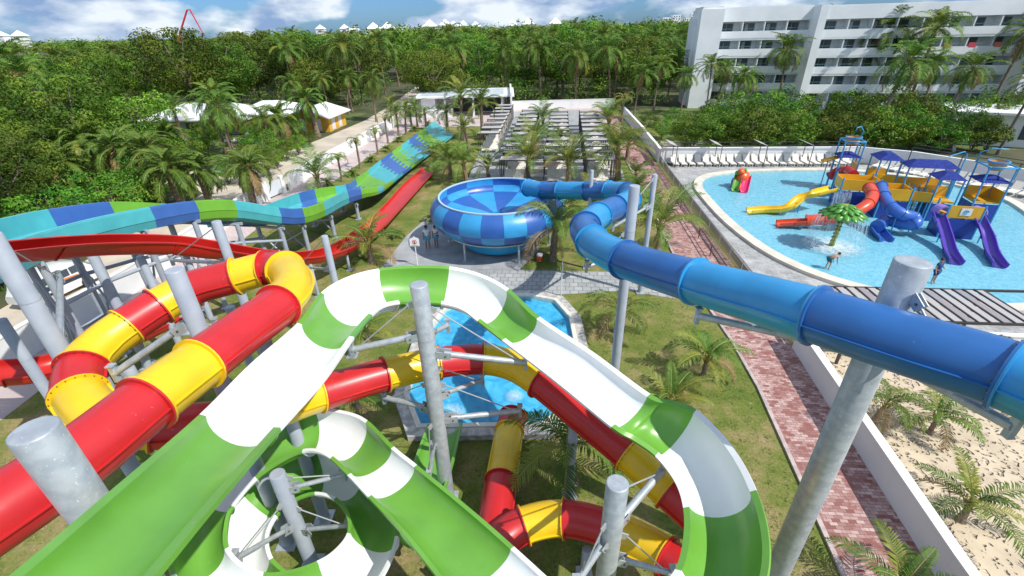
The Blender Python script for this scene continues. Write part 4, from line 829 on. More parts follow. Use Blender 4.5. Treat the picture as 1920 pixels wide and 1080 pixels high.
# sign
M_SIGN = mat('white_sign_board', (.78, .78, .76), rough=.5); M_SRED = mat('sign_red', (.6, .03, .03), rough=.5); M_SBLK = mat('sign_black', (.02, .02, .02), rough=.5)
def sign(p, rz, label, h=1.75, s=.62, sym=True):
    r = thing('sign', label, 'sign', p, rz); b = mb(M_SIGN); b.tube([(0, .03, 0), (0, .03, h - .3)], .03, 8); b.build('pole', r)
    b = mb(M_SIGN); w2 = s / 2; out = [(-w2, 0), (w2, 0), (w2, s * .75), (w2 * .7, s * .9), (w2 * .45, s * .9), (0, s * 1.08), (-w2 * .45, s * .9), (-w2 * .7, s * .9), (-w2, s * .75)]
    n = len(out); b.add([V((x, -.015, h - s * .5 + z)) for x, z in out] + [V((x, .015, h - s * .5 + z)) for x, z in out], [tuple(range(n)), tuple(range(2 * n - 1, n - 1, -1))] + [(i, n + i, n + (i + 1) % n, (i + 1) % n) for i in range(n)]); bd = b.build('board', r)
    zc = h - s * .5 + s * .45
    b = mb(M_SRED); k = 20; a = [V((math.cos(2 * math.pi * i / k) * s * .24, -.021, zc + math.sin(2 * math.pi * i / k) * s * .24)) for i in range(k)]; c = [V((math.cos(2 * math.pi * i / k) * s * .18, -.021, zc + math.sin(2 * math.pi * i / k) * s * .18)) for i in range(k)]
    b.add(a + c, [(i, (i + 1) % k, k + (i + 1) % k, k + i) for i in range(k)]); b.bar((-s * .15, -.022, zc + s * .15), (s * .15, -.022, zc - s * .15), .035, .004); b.build('prohibition_ring', bd)
    b = mb(M_SBLK); b.box((0, -.018, zc + s * .08), (.05, .004, .05)); b.box((0, -.018, zc - .02), (.07, .004, .11)); b.box((-.03, -.018, zc - .1), (.03, .004, .08)); b.box((.03, -.018, zc - .1), (.03, .004, .08)); b.build('figure_pictogram', bd)
    b = mb(M_SBLK); [b.box((0, -.018, h - s * .5 + .05 + .02 * j), (s * (.7 - .12 * j), .004, .008)) for j in range(2)]; b.build('small_print', bd); return r
q = G(783, 499); sign((q.x, q.y, 0), .0, 'white notice board with a red prohibition circle on a pole beside the bowl apron')
q = G(1053, 555); sign((q.x, q.y, 0), 1.5, 'thin white pool notice post seen edge-on by the small pool', h=1.9, s=.5)
# cooler jug
q = G(1012, 490); ck = thing('drinks_cooler', 'orange drinks cooler jug with a white lid on the ground by the bowl', 'cooler', (q.x, q.y, 0.012))
b = mb(mat('orange_plastic', (.75, .12, .02), rough=.4)); b.lathe([(.17, 0), (.2, .04), (.21, .42), (.19, .44)], n=20); b.build('body', ck, auto=40); b = mb(M_LNG); b.lathe([(.205, .42), (.205, .52), (.15, .56), (.001, .57)], n=20); b.build('lid', ck, auto=40); b = mb(M_LNG); b.box((0, -.22, .1), (.05, .06, .06)); b.build('tap', ck)
# car behind left wall
car = thing('parked_car', 'white van with green and orange side stripe parked behind the roadside wall', 'van', (0, 0, 0))
p0, p1 = G(108, 566), G(173, 534); cdir = (p1 - p0); cdir.z = 0; cl = cdir.length; cdir.normalize(); car.location = tuple((p0 + p1) / 2 + V((-.85, 0, 0)) ); car.rotation_euler = (0, 0, math.atan2(cdir.y, cdir.x))
M_CARW = mat('white_car_paint', (.78, .78, .76), rough=.2, coat=.6); M_TYRE = mat('tyre_rubber', (.02, .02, .02), rough=.8)
sec = [(-2.15, .45, .95, .78), (-1.9, .3, 1.25, .84), (-1.7, .28, 1.7, .86), (-.9, .28, 1.82, .88), (.5, .28, 1.84, .88), (1.2, .28, 1.72, .86), (1.75, .28, 1.2, .86), (2.25, .32, 1.05, .82), (2.42, .45, .8, .74)]
b = mb(M_CARW); vs = []
for (x, z0, z1, w_) in sec:
    for (yy, zz) in ((-w_, z0), (-w_ * 1.02, (z0 + z1) * .42), (-w_, z0 + (z1 - z0) * .6), (-w_ * .84, z1 - .04), (-w_ * .6, z1), (w_ * .6, z1), (w_ * .84, z1 - .04), (w_, z0 + (z1 - z0) * .6), (w_ * 1.02, (z0 + z1) * .42), (w_, z0)): vs.append((x, yy, zz))
k = 10; fs = [(i * k + j, i * k + (j + 1) % k, (i + 1) * k + (j + 1) % k, (i + 1) * k + j) for i in range(len(sec) - 1) for j in range(k)] + [tuple(range(k - 1, -1, -1)), tuple((len(sec) - 1) * k + j for j in range(k))]
b.add(vs, fs); b.build('body', car, auto=35)
for s in (-1, 1):
    for (xa, xb) in ((-1.6, -.7), (-.6, .35), (.45, 1.3)): b = mb(M_GLASSD); b.box(((xa + xb) / 2, s * .875, 1.38), (xb - xa, .05, .42)); b.build('side_window', car)
    b = mb(mat('stripe_green', (.05, .4, .03), rough=.3)); b.box((-.9, s * .905, .98), (1.5, .02, .22), M=Matrix.Rotation(.12, 3, 'Y')); b.build('green_stripe', car)
    b = mb(mat('stripe_orange', (.8, .2, .02), rough=.3)); b.box((.25, s * .905, 1.03), (1.0, .02, .12), M=Matrix.Rotation(.1, 3, 'Y')); b.build('orange_stripe', car)
    b = mb(mat('headlamp_glass', (.6, .6, .6), rough=.1)); b.box((2.33, s * .6, .82), (.12, .25, .16)); b.build('headlight', car)
    for x in (-cl / 2, cl / 2):
        b = mb(M_TYRE); b.tube([(x, s * .80, .33), (x, s * .94, .33)], .34, 24); wh = b.build('wheel', car, auto=40); b = mb(M_ROD); b.tube([(x, s * .93, .33), (x, s * .955, .33)], .20, 16)
        for a in range(5): b.bar((x, s * .96, .33), (x + math.cos(a * 1.257) * .2, s * .96, .33 + math.sin(a * 1.257) * .2), .05, .02)
        b.build('rim', wh)
b = mb(M_GLASSD); b.add([V((1.28, -.72, 1.66)), V((1.28, .72, 1.66)), V((1.78, .78, 1.24)), V((1.78, -.78, 1.24))], ((0, 1, 2, 3),)); o_ = b.build('windscreen', car); o_.location = (.03, 0, .03)
# second car far
car2 = copy_tree(note(car), loc=(G(455, 285).x, G(455, 285).y, 0), rz=.2, label='dark-windowed car parked under the bushes in front of the villa')
# ================================================================ PLAY STRUCTURE
M_PB = mat('sky_blue_painted_pipe', (.06, .34, .62), rough=.35); M_PROOF = mat('navy_slatted_roof', (.018, .035, .20), (.03, .05, .26), scale=4, rough=.85, spec=.2)
M_PY = mat('play_yellow_panel', (.78, .42, .02), (.68, .36, .02), scale=.8, rough=.4); M_PN = mat('play_navy_panel', (.02, .05, .30), rough=.4); M_PP = fiber('play_purple', (.10, .05, .42)); M_PO = fiber('play_orange_red', (.72, .07, .02)); M_PBL = fiber('play_blue', (.04, .14, .50))
M_WOODB = mat('bucket_wood', (.62, .32, .12), (.48, .24, .09), scale=5, rough=.6)
ps = thing('play_structure', 'water play structure with blue posts, navy roofs and yellow decks in the big pool', 'play structure', (30, 33, 0)); PO = V(ps.location)
def pbuild(b, nm, **k): return b.build(nm, ps, **k)
def tower(c, s, rz, deck, roofz, hip, panels='nesw', skirt=True, roofh=.45, roof=True, ext=0):
    c = V((c[0], c[1], 0)) - PO; sx, sy = (s if isinstance(s, tuple) else (s, s)); Rm = Matrix.Rotation(rz, 3, 'Z'); f = lambda x, y, z: c + Rm @ V((x, y, z))
    for a in (-1, 1):
        for b_ in (-1, 1): b = mb(M_PB); b.tube([f(a * sx / 2, b_ * sy / 2, 0), f(a * sx / 2, b_ * sy / 2, roofz + ext)], .06, 10); pbuild(b, 'post')
    b = mb(M_PY); b.box(tuple(f(0, 0, deck)), (sx - .13, sy - .13, .1), rz); pbuild(b, 'deck')
    for ch, (x, y, w2, ang) in {'s': (0, -sy / 2, sx, 0), 'n': (0, sy / 2, sx, 0), 'e': (sx / 2, 0, sy, 1), 'w': (-sx / 2, 0, sy, 1)}.items():
        if ch in panels: b = mb(M_PY); b.box(tuple(f(x, y, deck + .42)), (w2 - .14, .06, .85), rz + ang * math.pi / 2); pbuild(b, 'side_panel')
        if skirt and ch in 'sw' and (ch in panels or skirt == 2): b = mb(M_PN); b.box(tuple(f(x, y, deck / 2 - .05)), (w2 - .16, .05, deck - .12), rz + ang * math.pi / 2); pbuild(b, 'skirt_panel')
    if roof:
        x, y = sx / 2 + .16, sy / 2 + .16; ix, iy = max(.1, x - .65), max(.1, y - .65); z0, z1 = roofz, roofz + roofh; P = [f(*p) for p in ((-x, -y, z0), (x, -y, z0), (x, y, z0), (-x, y, z0), (-ix, -iy, z1), (ix, -iy, z1), (ix, iy, z1), (-ix, iy, z1))]
        b = mb(M_PROOF); b.add(P, ((0, 3, 2, 1), (0, 1, 5, 4), (1, 2, 6, 5), (2, 3, 7, 6), (3, 0, 4, 7), (4, 5, 6, 7))); pbuild(b, 'roof')
    return f
def bucket(f, z, arch=True):
    b = mb(M_WOODB); c = f(0, 0, 0); b.lathe([(.001, z), (.40, z), (.60, z + .62), (.56, z + .62), (.37, z + .06), (.001, z + .05)], tuple(c), 20); bk = pbuild(b, 'tipping_bucket', auto=40)
    b = mb(M_PB); b.lathe([(.585, z + .54), (.625, z + .54), (.64, z + .66), (.55, z + .66)], tuple(c), 20); b.lathe([(.435, z + .12), (.46, z + .12), (.475, z + .19), (.45, z + .19)], tuple(c), 20); b.build('hoop', bk)
rzA = -.30
qa = G(1662, 300, 3.3); fA = tower((qa.x, qa.y), (1.5, 2.0), rzA, 1.5, 3.5, 1, 'ns')
qb = G(1590, 292, 3.0); fB = tower((qb.x, qb.y), 1.5, rzA, 1.6, 3.0, 1, 'e', roofh=.35, ext=1.35); bucket(fB, 4.0)
b = mb(M_PB); 
for s in (-1, 1): b.tube([fB(-.75, s * .75, 4.35), fB(.75, s * .75, 4.35)], .06, 8)
for s in (-1, 1): b.tube([fB(s * .75, -.75, 4.36), fB(s * .75, .75, 4.36)], .06, 8)
b.tube([fB(.75, .75, 4.3), fB(.8, .6, 5.0), fB(.4, .3, 5.45), fB(0, 0, 5.4), fB(0, 0, 5.1)], .045, 8); pbuild(b, 'bucket_frame', smooth=True)
qc = G(1606, 345, 1.8); fC = tower((qc.x, qc.y), (2.6, 1.7), rzA, 1.5, 2.5, 0, 'new s', roof=False, skirt=2)
qc2 = G(1672, 362, 1.8); fC2 = tower((qc2.x, qc2.y), (1.9, 1.7), rzA, 1.5, 2.5, 0, 'new s', roof=False, skirt=2)
qd = G(1745, 306, 3.5); fD = tower((qd.x, qd.y), (3.2, 1.5), rzA, 1.3, 3.3, 1, 'n')
qe = G(1778, 330, 3.3); fE = tower((qe.x, qe.y), 1.5, rzA, 1.5, 3.2, 1, 'nw', skirt=2)
qf = G(1858, 335, 3.1); fF = tower((qf.x, qf.y), 1.6, rzA, 1.5, 3.0, 1, 'ne', ext=1.1, skirt=2, roofh=.35); bucket(fF, 3.75)
b = mb(M_PB)
for s in (-1, 1): b.tube([fF(-.95, s * .85, 4.1), fF(.95, s * .85, 4.1)], .06, 8); b.tube([fF(s * .85, -.95, 4.12), fF(s * .85, .95, 4.12)], .06, 8)
b.tube([fF(-.85, .85, 4.1), fF(-.9, .8, 4.8), fF(-.5, .4, 5.15), fF(.3, .1, 5.2)], .045, 8); pbuild(b, 'bucket_frame', smooth=True)
qg = G(1800, 392, 1.9); fG = tower((qg.x, qg.y), (2.0, 1.5), rzA, 1.5, 2.4, 0, 's', roof=False, skirt=2)
qh = G(1720, 392, 1.6); b = mb(M_PY); b.bar(fC2(.9, .2, 1.45), fE(-.9, -.2, 1.45), 1.0, .1); pbuild(b, 'bridge_deck'); b = mb(M_PY); b.bar(fC2(.9, .9, 1.85), fE(-.9, .6, 1.85), .06, .7); b.bar(fC2(.9, -.4, 1.85), fE(-.9, -.9, 1.85), .06, .7); pbuild(b, 'bridge_panel')
b = mb(M_PB)
for t in range(5):
    for s in (.8, -.4): a_ = fC2(.9, s, .2).lerp(fE(-.9, s - .3, .2), t / 4); b.tube([a_, a_ + V((0, 0, 2.2))], .045, 8)
pbuild(b, 'bridge_post')
# hanging bucket between roofs
b = mb(M_WOODB); qk = G(1782, 315, 2.8) - PO; b.lathe([(.25, 2.5), (.38, 2.95), (.35, 2.95), (.001, 2.55)], (qk.x, qk.y, 0), 16); pbuild(b, 'tipping_bucket', auto=40)
b = mb(M_PB); b.tube([(qk.x + .9, qk.y, 0), (qk.x + .9, qk.y, 3.9), (qk.x + .6, qk.y, 4.1), (qk.x - .5, qk.y, 3.75)], .05, 8); pbuild(b, 'bucket_frame')
# emblem panel
b = mb(M_SIGN); em = fG(0, -.80, 1.95); b.box(tuple(em), (.62, .02, .5), rzA); pn = pbuild(b, 'emblem_board'); b = mb(mat('emblem_blue', (.1, .3, .55), rough=.5))
Rm = Matrix.Rotation(rzA, 3, 'Z'); cpt = [em + Rm @ V((math.cos(a * .42) * .13, -.016, math.sin(a * .42) * .13)) for a in range(13)]; b.tube(cpt, .03, 6); b.box(tuple(em + Rm @ V((0, -.016, 0))), (.1, .01, .1), rzA); b.build('round_emblem', pn)
# slides of the play structure
def pslide(pts, w_, h_, m, nm, tube=False, closed_until=None, lift=0):
    P = [G(*p) - PO for p in pts]; pp = []
    for i in range(len(P) - 1):
        for k in range(6): pp.append(spline(P, i + k / 6))
    pp.append(P[-1]); fr = hframes(pp); b = mb(m)
    if tube: b.tube(pp, w_, 18, cap=False); b2 = mb(m)
    else:
        K = 11; vs = []
        for p, (t, x, y) in zip(pp, fr):
            for k in range(K): th = math.pi * (1 - k / (K - 1)); vs.append(p + x * math.cos(th) * w_ - V((0, 0, 1)) * (abs(math.sin(th)) ** .6) * h_)
            for k in range(K): th = math.pi * (k / (K - 1)); vs.append(p + x * math.cos(th) * (w_ + .06) - V((0, 0, 1)) * ((abs(math.sin(th)) ** .6) * (h_ + .05)) + V((0, 0, -.01)))
        K2 = 2 * K; b.add(vs, [(i * K2 + k, (i + 1) * K2 + k, (i + 1) * K2 + (k + 1) % K2, i * K2 + (k + 1) % K2) for i in range(len(pp) - 1) for k in range(K2)] + [tuple(range(K2)), tuple((len(pp) - 1) * K2 + k for k in range(K2 - 1, -1, -1))])
    o = pbuild(b, nm, auto=45); bm = bmesh.new(); bm.from_mesh(o.data); bmesh.ops.recalc_face_normals(bm, faces=bm.faces); bm.to_mesh(o.data); bm.free()
    for i in range(0, len(pp), 6):
        jb = mb(m); t, x, y = fr[i]
        if tube: jb.tube([pp[i] - t * .03, pp[i] + t * .03], w_ + .05, 18)
        else: jb.tube([pp[i] + x * math.cos(a_ * .3142) * (w_ + .08) - V((0, 0, 1)) * (abs(math.sin(a_ * .3142)) ** .6) * (h_ + .07) for a_ in range(11)], .028, 6)
        jb.build('joint_flange', o)
    for i in (len(pp) // 3, 2 * len(pp) // 3): lg = mb(M_PB); p = pp[i]; lg.tube([(p.x, p.y, 0), (p.x, p.y, max(.1, p.z - h_))], .045, 8); lg.build('slide_leg', o)
    return o
pslide([(1562, 350, 2.0), (1530, 358, 1.9), (1505, 366, 1.5), (1484, 382, .95), (1462, 388, .65), (1435, 389, .5), (1406, 391, .48)], .36, .38, M_YEL, 'yellow_slide')
pslide([(1630, 352, 2.3), (1636, 366, 2.2), (1628, 382, 2.0), (1606, 396, 1.6), (1580, 406, 1.15), (1548, 411, .8), (1512, 413, .6)], .40, .4, M_PO, 'red_tube_slide', tube=True)
pslide([(1514, 412, .75), (1490, 413, .62), (1460, 415, .5)], .34, .36, M_PO, 'red_slide_run_out')
pslide([(1652, 350, 2.3), (1657, 368, 2.1), (1670, 388, 1.8), (1692, 402, 1.5), (1713, 408, 1.25), (1715, 420, .95), (1690, 418, .8), (1662, 414, .7), (1645, 424, .6)], .40, .4, M_PBL, 'blue_tube_slide', tube=True)
pslide([(1646, 424, .55), (1655, 436, .45), (1664, 446, .35)], .38, .36, M_PBL, 'blue_slide_run_out')
pslide([(1762, 398, 1.75), (1768, 415, 1.4), (1776, 440, .9), (1783, 465, .5), (1796, 486, .42)], .30, .34, M_PP, 'purple_slide')
pslide([(1836, 402, 1.75), (1845, 418, 1.4), (1854, 440, .9), (1862, 468, .5), (1878, 492, .42)], .30, .34, M_PP, 'purple_slide')
for (px, py) in ((1768, 388), (1838, 392)):
    q = G(px, py, 2.0) - PO; b = mb(mat('lilac_hood', (.30, .20, .55), rough=.4)); K = 10; vs = []
    for y_ in (-.25, .35):
        for rr in (.36, .44): vs += [V((q.x + math.cos(math.pi * k / K) * rr, q.y + y_, q.z - .35 + math.sin(math.pi * k / K) * (rr + .05))) for k in range(K + 1)]
    n = K + 1; b.add(vs, [(k, k + 1, n + k + 1, n + k) for k in range(K)] + [(2 * n + k, 3 * n + k, 3 * n + k + 1, 2 * n + k + 1) for k in range(K)] + [(n + k, n + k + 1, 3 * n + k + 1, 3 * n + k) for k in range(K)] + [(k, 2 * n + k, 2 * n + k + 1, k + 1) for k in range(K)]); pbuild(b, 'slide_hood')
pslide([(1600, 328, 2.2), (1588, 320, 2.1), (1570, 322, 1.6), (1556, 330, 1.2)], .36, .38, M_RED, 'dark_red_tube_slide', tube=True)
pslide([(1578, 292, 2.9), (1560, 296, 2.7), (1543, 300, 2.5)], .28, .12, M_PY, 'spout_tray')
# curtain of water from the deck
M_SPRAY = bpy.data.materials.new('falling_water_spray'); M_SPRAY.use_nodes = True; _t = M_SPRAY.node_tree; _n = _t.nodes; _p = _n['Principled BSDF']; _p.inputs[0].default_value = (.85, .93, .97, 1); _p.inputs['Roughness'].default_value = .2
_tr = _n.new('ShaderNodeBsdfTransparent'); _ms = _n.new('ShaderNodeMixShader'); _ms.inputs[0].default_value = .42; _t.links.new(_tr.outputs[0], _ms.inputs[1]); _t.links.new(_p.outputs[0], _ms.inputs[2]); _t.links.new(_ms.outputs[0], _n['Material Output'].inputs[0])
# ---- palm fountain
fq = V((21.75, 28.8, .02)); fo = thing('palm_fountain', 'green palm-shaped umbrella fountain raining water in the big pool', 'fountain', fq)
M_FG = fiber('fountain_leaf_green', (.085, .30, .03)); M_FG2 = mat('fountain_leaf_dark', (.03, .16, .02), rough=.4); M_FT = mat('fountain_trunk', (.10, .20, .03), (.42, .36, .05), scale=5, rough=.5, thr=(.48, .52))
b = mb(M_FT); pts = [V((0.0, 0, 0)), V((.08, 0, .8)), V((.12, 0, 1.6)), V((.1, 0, 2.5))]; b.tube(pts, [.17, .13, .12, .14], 14)
for i in range(9): z = .15 + i * .26; b.lathe([(.13, z), (.20, z + .1), (.13, z + .13)], (.02 + z * .05, 0, 0), 10)
b.build('trunk', fo, auto=40)
for layer, (n, r_, z0, dz) in enumerate(((16, 1.28, 2.75, -.45), (13, .92, 2.88, -.26), (9, .55, 2.97, -.12))):
    for k in range(n):
        a = 2 * math.pi * (k + layer * .5) / n; b = mb(M_FG); vs = []; nseg = 7
        for i in range(nseg + 1):
            t = i / nseg; rad = .12 + r_ * t; z = z0 + .05 - (1 - math.cos(t * 1.5)) * abs(dz) * 1.15; wd = (math.sin(math.pi * min(1, t * .9 + .08)) ** .6) * r_ * .24 * (1 if t < .98 else .3); vs += [V((rad * math.cos(a) + s * wd * -math.sin(a) + .1, rad * math.sin(a) + s * wd * math.cos(a), z - abs(s) * .07)) for s in (-1, 0, 1)]
        b.add(vs, [(i * 3 + j, i * 3 + j + 1, (i + 1) * 3 + j + 1, (i + 1) * 3 + j) for i in range(nseg) for j in range(2)]); lf = b.build('leaf', fo, smooth=True)
        lf.modifiers.new('solid', 'SOLIDIFY').thickness = .03
        v_ = mb(M_FG2); v_.tube([vs[i * 3 + 1] + V((0, 0, .012)) for i in range(nseg + 1)], .014, 5); v_.build('vein', lf)
b = mb(M_FG2); b.lathe([(1.0, 2.5), (.5, 2.75), (.1, 2.8)], (.1, 0, 0), 24); b.build('canopy_underside', fo, smooth=True)
b = mb(mat('nozzle_gold', (.5, .35, .08), rough=.4)); b.lathe([(.12, 2.95), (.16, 3.02), (.1, 3.06), (.001, 3.02)], (.1, 0, 0), 12); b.build('nozzle', fo)
q = random.Random(4); b = mb(M_SPRAY)
for i in range(520):
    a = q.random() * 6.283; r0 = q.uniform(1.1, 1.42); L0 = q.uniform(.15, .75); z = q.uniform(.3, 2.45); rr = r0 + (2.5 - z) * .22; c = V((rr * math.cos(a) + .1, rr * math.sin(a), z)); b.bar(c, c + V((math.cos(a) * .05, math.sin(a) * .05, -L0 * .8)), .006 + q.random() * .008)
b.build('falling_water', fo)
fm = foam(fq.x, fq.y, .15, 2.2, 420, 3, 'fountain_splash_foam')
foam(*[G(848, 780)[0], G(848, 780)[1]], .17, .7, 160, 5, 'splash_foam'); foam(G(965, 748)[0], G(965, 748)[1], .17, .5, 140, 6, 'splash_foam')
q = random.Random(9); b = mb(M_SPRAY); wc = fC(-1.25, -.9, 0)
for i in range(300): x = q.uniform(-1.3, .0); c = fC(x - .4, -.95 - q.random() * .15, q.uniform(.3, 1.5)); b.bar(c, c - V((0, 0, q.uniform(.2, .6))), .009)
pbuild(b, 'water_curtain')
# ---- small animal slide
aq = G(1388, 352); an_ = thing('toddler_slide', 'small pink and orange toddler slide shaped like a crouching animal at the pool edge', 'slide', (aq.x, aq.y, .02), -.5)
M_PK = mat('hot_pink_plastic', (.70, .03, .16), rough=.3); M_OR = mat('orange_red_plastic', (.75, .12, .03), rough=.3); M_MG = mat('leaf_green_plastic', (.10, .30, .04), rough=.35); M_PUR = mat('purple_plastic', (.25, .04, .22), rough=.35)
def blob(m, c, d, nm, rz=0, parent=None):
    bm = bmesh.new(); bmesh.ops.create_uvsphere(bm, u_segments=18, v_segments=12, radius=1)
    me = bpy.data.meshes.new(nm); 
    for v in bm.verts:
        k = mnoise.noise(v.co * 1.3 + V(c)) * .12; v.co = Matrix.Rotation(rz, 3, 'Z') @ V((v.co.x * d[0] * (1 + k), v.co.y * d[1] * (1 + k), v.co.z * d[2] * (1 + k))) + V(c)
    bm.to_mesh(me); bm.free(); me.materials.append(m); me.polygons.foreach_set('use_smooth', [True] * len(me.polygons)); return link(nm, me, parent)
blob(M_OR, (0, .3, .8), (.62, .75, .75), 'body', parent=an_); blob(M_PUR, (-.45, .3, .45), (.45, .6, .5), 'flank', parent=an_); blob(M_OR, (-.2, -.1, 1.5), (.32, .42, .3), 'head', parent=an_); blob(M_MG, (-.5, -.1, 1.35), (.22, .28, .22), 'ear', parent=an_); blob(M_MG, (.12, .05, 1.6), (.15, .2, .2), 'ear', parent=an_)
for s, m in ((-.35, M_MG), (.4, M_PK)):
    b = mb(m); K = 9; vs = []
    for (y, z) in ((.1, 1.15), (-.3, .85), (-.8, .45), (-1.25, .2), (-1.7, .14)):
        for k in range(K): th = math.pi * (1 - k / (K - 1)); vs.append((s + math.cos(th) * .3, y, z + .12 - math.sin(th) * .22))
    b.add(vs, [(i * K + k, (i + 1) * K + k, (i + 1) * K + k + 1, i * K + k + 1) for i in range(4) for k in range(K - 1)]); sl_ = b.build('slide_tongue', an_, smooth=True); sl_.modifiers.new('solid', 'SOLIDIFY').thickness = .05
blob(M_OR, (0, -1.0, .35), (.14, .6, .3), 'divider', parent=an_)
# ================================================================ PEOPLE
SK1 = mat('brown_skin', (.30, .15, .09), rough=.55); SK2 = mat('tan_skin', (.45, .25, .16), rough=.55); HAIR = mat('black_hair', (.012, .010, .009), rough=.6)
M_TEE = mat('white_t_shirt', (.74, .76, .78), rough=.9); M_SHORT = mat('light_blue_shorts', (.10, .38, .55), rough=.9); M_NAVY = mat('navy_swim_clothes', (.02, .06, .20), rough=.8); M_TRUNKS = mat('dark_teal_trunks', (.02, .12, .15), rough=.8); M_EYE = mat('dark_eyes', (.01, .01, .01), rough=.3); M_LIP = mat('lips', (.25, .08, .07), rough=.5)
def skinmesh(verts, edges, radii, nm, m, parent, root=0, sub=1):
    me = bpy.data.meshes.new(nm); me.from_pydata([tuple(v) for v in verts], edges, []); o = link(nm, me, parent); me.materials.append(m)
    o.modifiers.new('skin', 'SKIN'); sv = me.skin_vertices[0].data
    for i, r_ in enumerate(radii): sv[i].radius = (r_, r_) if not isinstance(r_, tuple) else r_; sv[i].use_root = (i == root)
    o.modifiers[0].use_smooth_shade = True; o.modifiers.new('sub', 'SUBSURF').levels = sub; o.modifiers['sub'].render_levels = sub
    dg = bpy.context.evaluated_depsgraph_get(); dg.update(); ev = o.evaluated_get(dg); m2 = bpy.data.meshes.new_from_object(ev); o.modifiers.clear(); o.data = m2; m2.name = nm
    if not m2.materials: m2.materials.append(m)
    m2.polygons.foreach_set('use_smooth', [True] * len(m2.polygons)); return o
def person(loc, rz, H_, J, label, top=None, bottom=None, skin=SK1, shirt_m=None, short_m=None):
    """J: joint positions in body units (height 1)"""
    r = thing('person', label, 'person', loc, rz); s = H_; names = ['pelvis', 'waist', 'chest', 'neck', 'head', 'crown', 'shl', 'ell', 'wrl', 'shr', 'elr', 'wrr', 'hipl', 'knl', 'anl', 'tol', 'hipr', 'knr', 'anr', 'tor']
    v = [V(J[n]) * s for n in names]; I = {n: i for i, n in enumerate(names)}; E_ = [(0, 1), (1, 2), (2, 3), (3, 4), (4, 5), (2, 6), (6, 7), (7, 8), (2, 9), (9, 10), (10, 11), (0, 12), (12, 13), (13, 14), (14, 15), (0, 16), (16, 17), (17, 18), (18, 19)]
    rad = [.072, .065, .075, .032, .055, .042, .036, .026, .018, .036, .026, .018, .056, .036, .024, .02, .056, .036, .024, .02]
    for side in 'lr':
        wi = I['wr' + side]; d = (v[wi] - v[I['el' + side]]).normalized(); palm = v[wi] + d * .045 * s; v.append(palm); rad.append(.017); pi = len(v) - 1; E_.append((wi, pi)); lat = d.cross(V((0, 0, 1)));
        if lat.length < .2: lat = V((0, 1, 0))
        lat.normalize()
        for k, (o_, ln) in enumerate(((-.018, .045), (-.006, .052), (.006, .05), (.018, .04), (.03, .028))): v.append(palm + d * (ln if k < 4 else .012) * s + lat * o_ * s); rad.append(.0055); E_.append((pi, len(v) - 1))
    skinmesh(v, E_, [x * s for x in rad], 'body', skin, r)
    hd = V(J['head']) * s; up_ = (V(J['crown']) - V(J['head'])).normalized(); fwd = V(J.get('face', (0, -1, 0))).normalized(); side_ = up_.cross(fwd).normalized()
    blob(HAIR, hd + up_ * .032 * s - fwd * .010 * s, (.060 * s, .060 * s, .055 * s), 'hair', parent=r)
    b = mb(M_EYE); [b.box(tuple(hd + fwd * .058 * s + side_ * k * .02 * s + up_ * .002 * s), (.011 * s, .011 * s, .007 * s)) for k in (-1, 1)]; b.build('eyes', r)
    b = mb(skin); b.bar(hd + fwd * .054 * s, hd + fwd * .072 * s - up_ * .014 * s, .012 * s); b.build('nose', r); b = mb(M_LIP); b.box(tuple(hd + fwd * .056 * s - up_ * .03 * s), (.024 * s, .01 * s, .006 * s)); b.build('mouth', r)
    b = mb(skin); [b.bar(hd + side_ * k * .052 * s - up_ * .012 * s, hd + side_ * k * .060 * s + up_ * .012 * s, .012 * s) for k in (-1, 1)]; b.build('ears', r)
    if shirt_m:
        mid = lambda a, b_, t: V(J[a]).lerp(V(J[b_]), t) * s
        skinmesh([V(J['pelvis']) * s, V(J['waist']) * s, V(J['chest']) * s, mid('chest', 'neck', .7), V(J['shl']) * s, mid('shl', 'ell', .6), V(J['shr']) * s, mid('shr', 'elr', .6)], [(0, 1), (1, 2), (2, 3), (2, 4), (4, 5), (2, 6), (6, 7)], [x * s for x in (.086, .080, .088, .05, .048, .044, .048, .044)], 'shirt', shirt_m, r)
    if short_m:
        mid = lambda a, b_, t: V(J[a]).lerp(V(J[b_]), t) * s
        skinmesh([V(J['pelvis']) * s, V(J['hipl']) * s, mid('hipl', 'knl', .8), V(J['hipr']) * s, mid('hipr', 'knr', .8)], [(0, 1), (1, 2), (0, 3), (3, 4)], [x * s for x in (.084, .068, .055, .068, .055)], 'shorts', short_m, r)
    return r
stand = dict(pelvis=(0, 0, .52), waist=(0, 0, .61), chest=(0, .005, .73), neck=(0, 0, .84), head=(0, -.01, .915), crown=(0, 0, .955), shl=(-.105, 0, .80), ell=(-.145, .01, .65), wrl=(-.14, -.04, .52), shr=(.105, 0, .80), elr=(.145, .01, .65), wrr=(.13, -.06, .53), hipl=(-.055, 0, .49), knl=(-.06, -.01, .27), anl=(-.065, 0, .045), tol=(-.07, -.07, .02), hipr=(.055, 0, .49), knr=(.06, -.01, .27), anr=(.065, 0, .045), tor=(.07, -.07, .02))
bent = dict(pelvis=(0, .05, .50), waist=(.04, .0, .57), chest=(.14, -.02, .62), neck=(.22, -.03, .655), head=(.275, -.04, .69), crown=(.305, -.04, .715), face=(.8, -.3, -.5), shl=(.19, .08, .61), ell=(.22, .08, .46), wrl=(.24, .06, .33), shr=(.19, -.11, .61), elr=(.21, -.12, .46), wrr=(.25, -.12, .33), hipl=(0, .1, .48), knl=(.06, .12, .26), anl=(.01, .12, .045), tol=(.08, .12, .02), hipr=(0, 0, .48), knr=(.05, -.04, .26), anr=(-.02, -.06, .045), tor=(.06, -.06, .02))
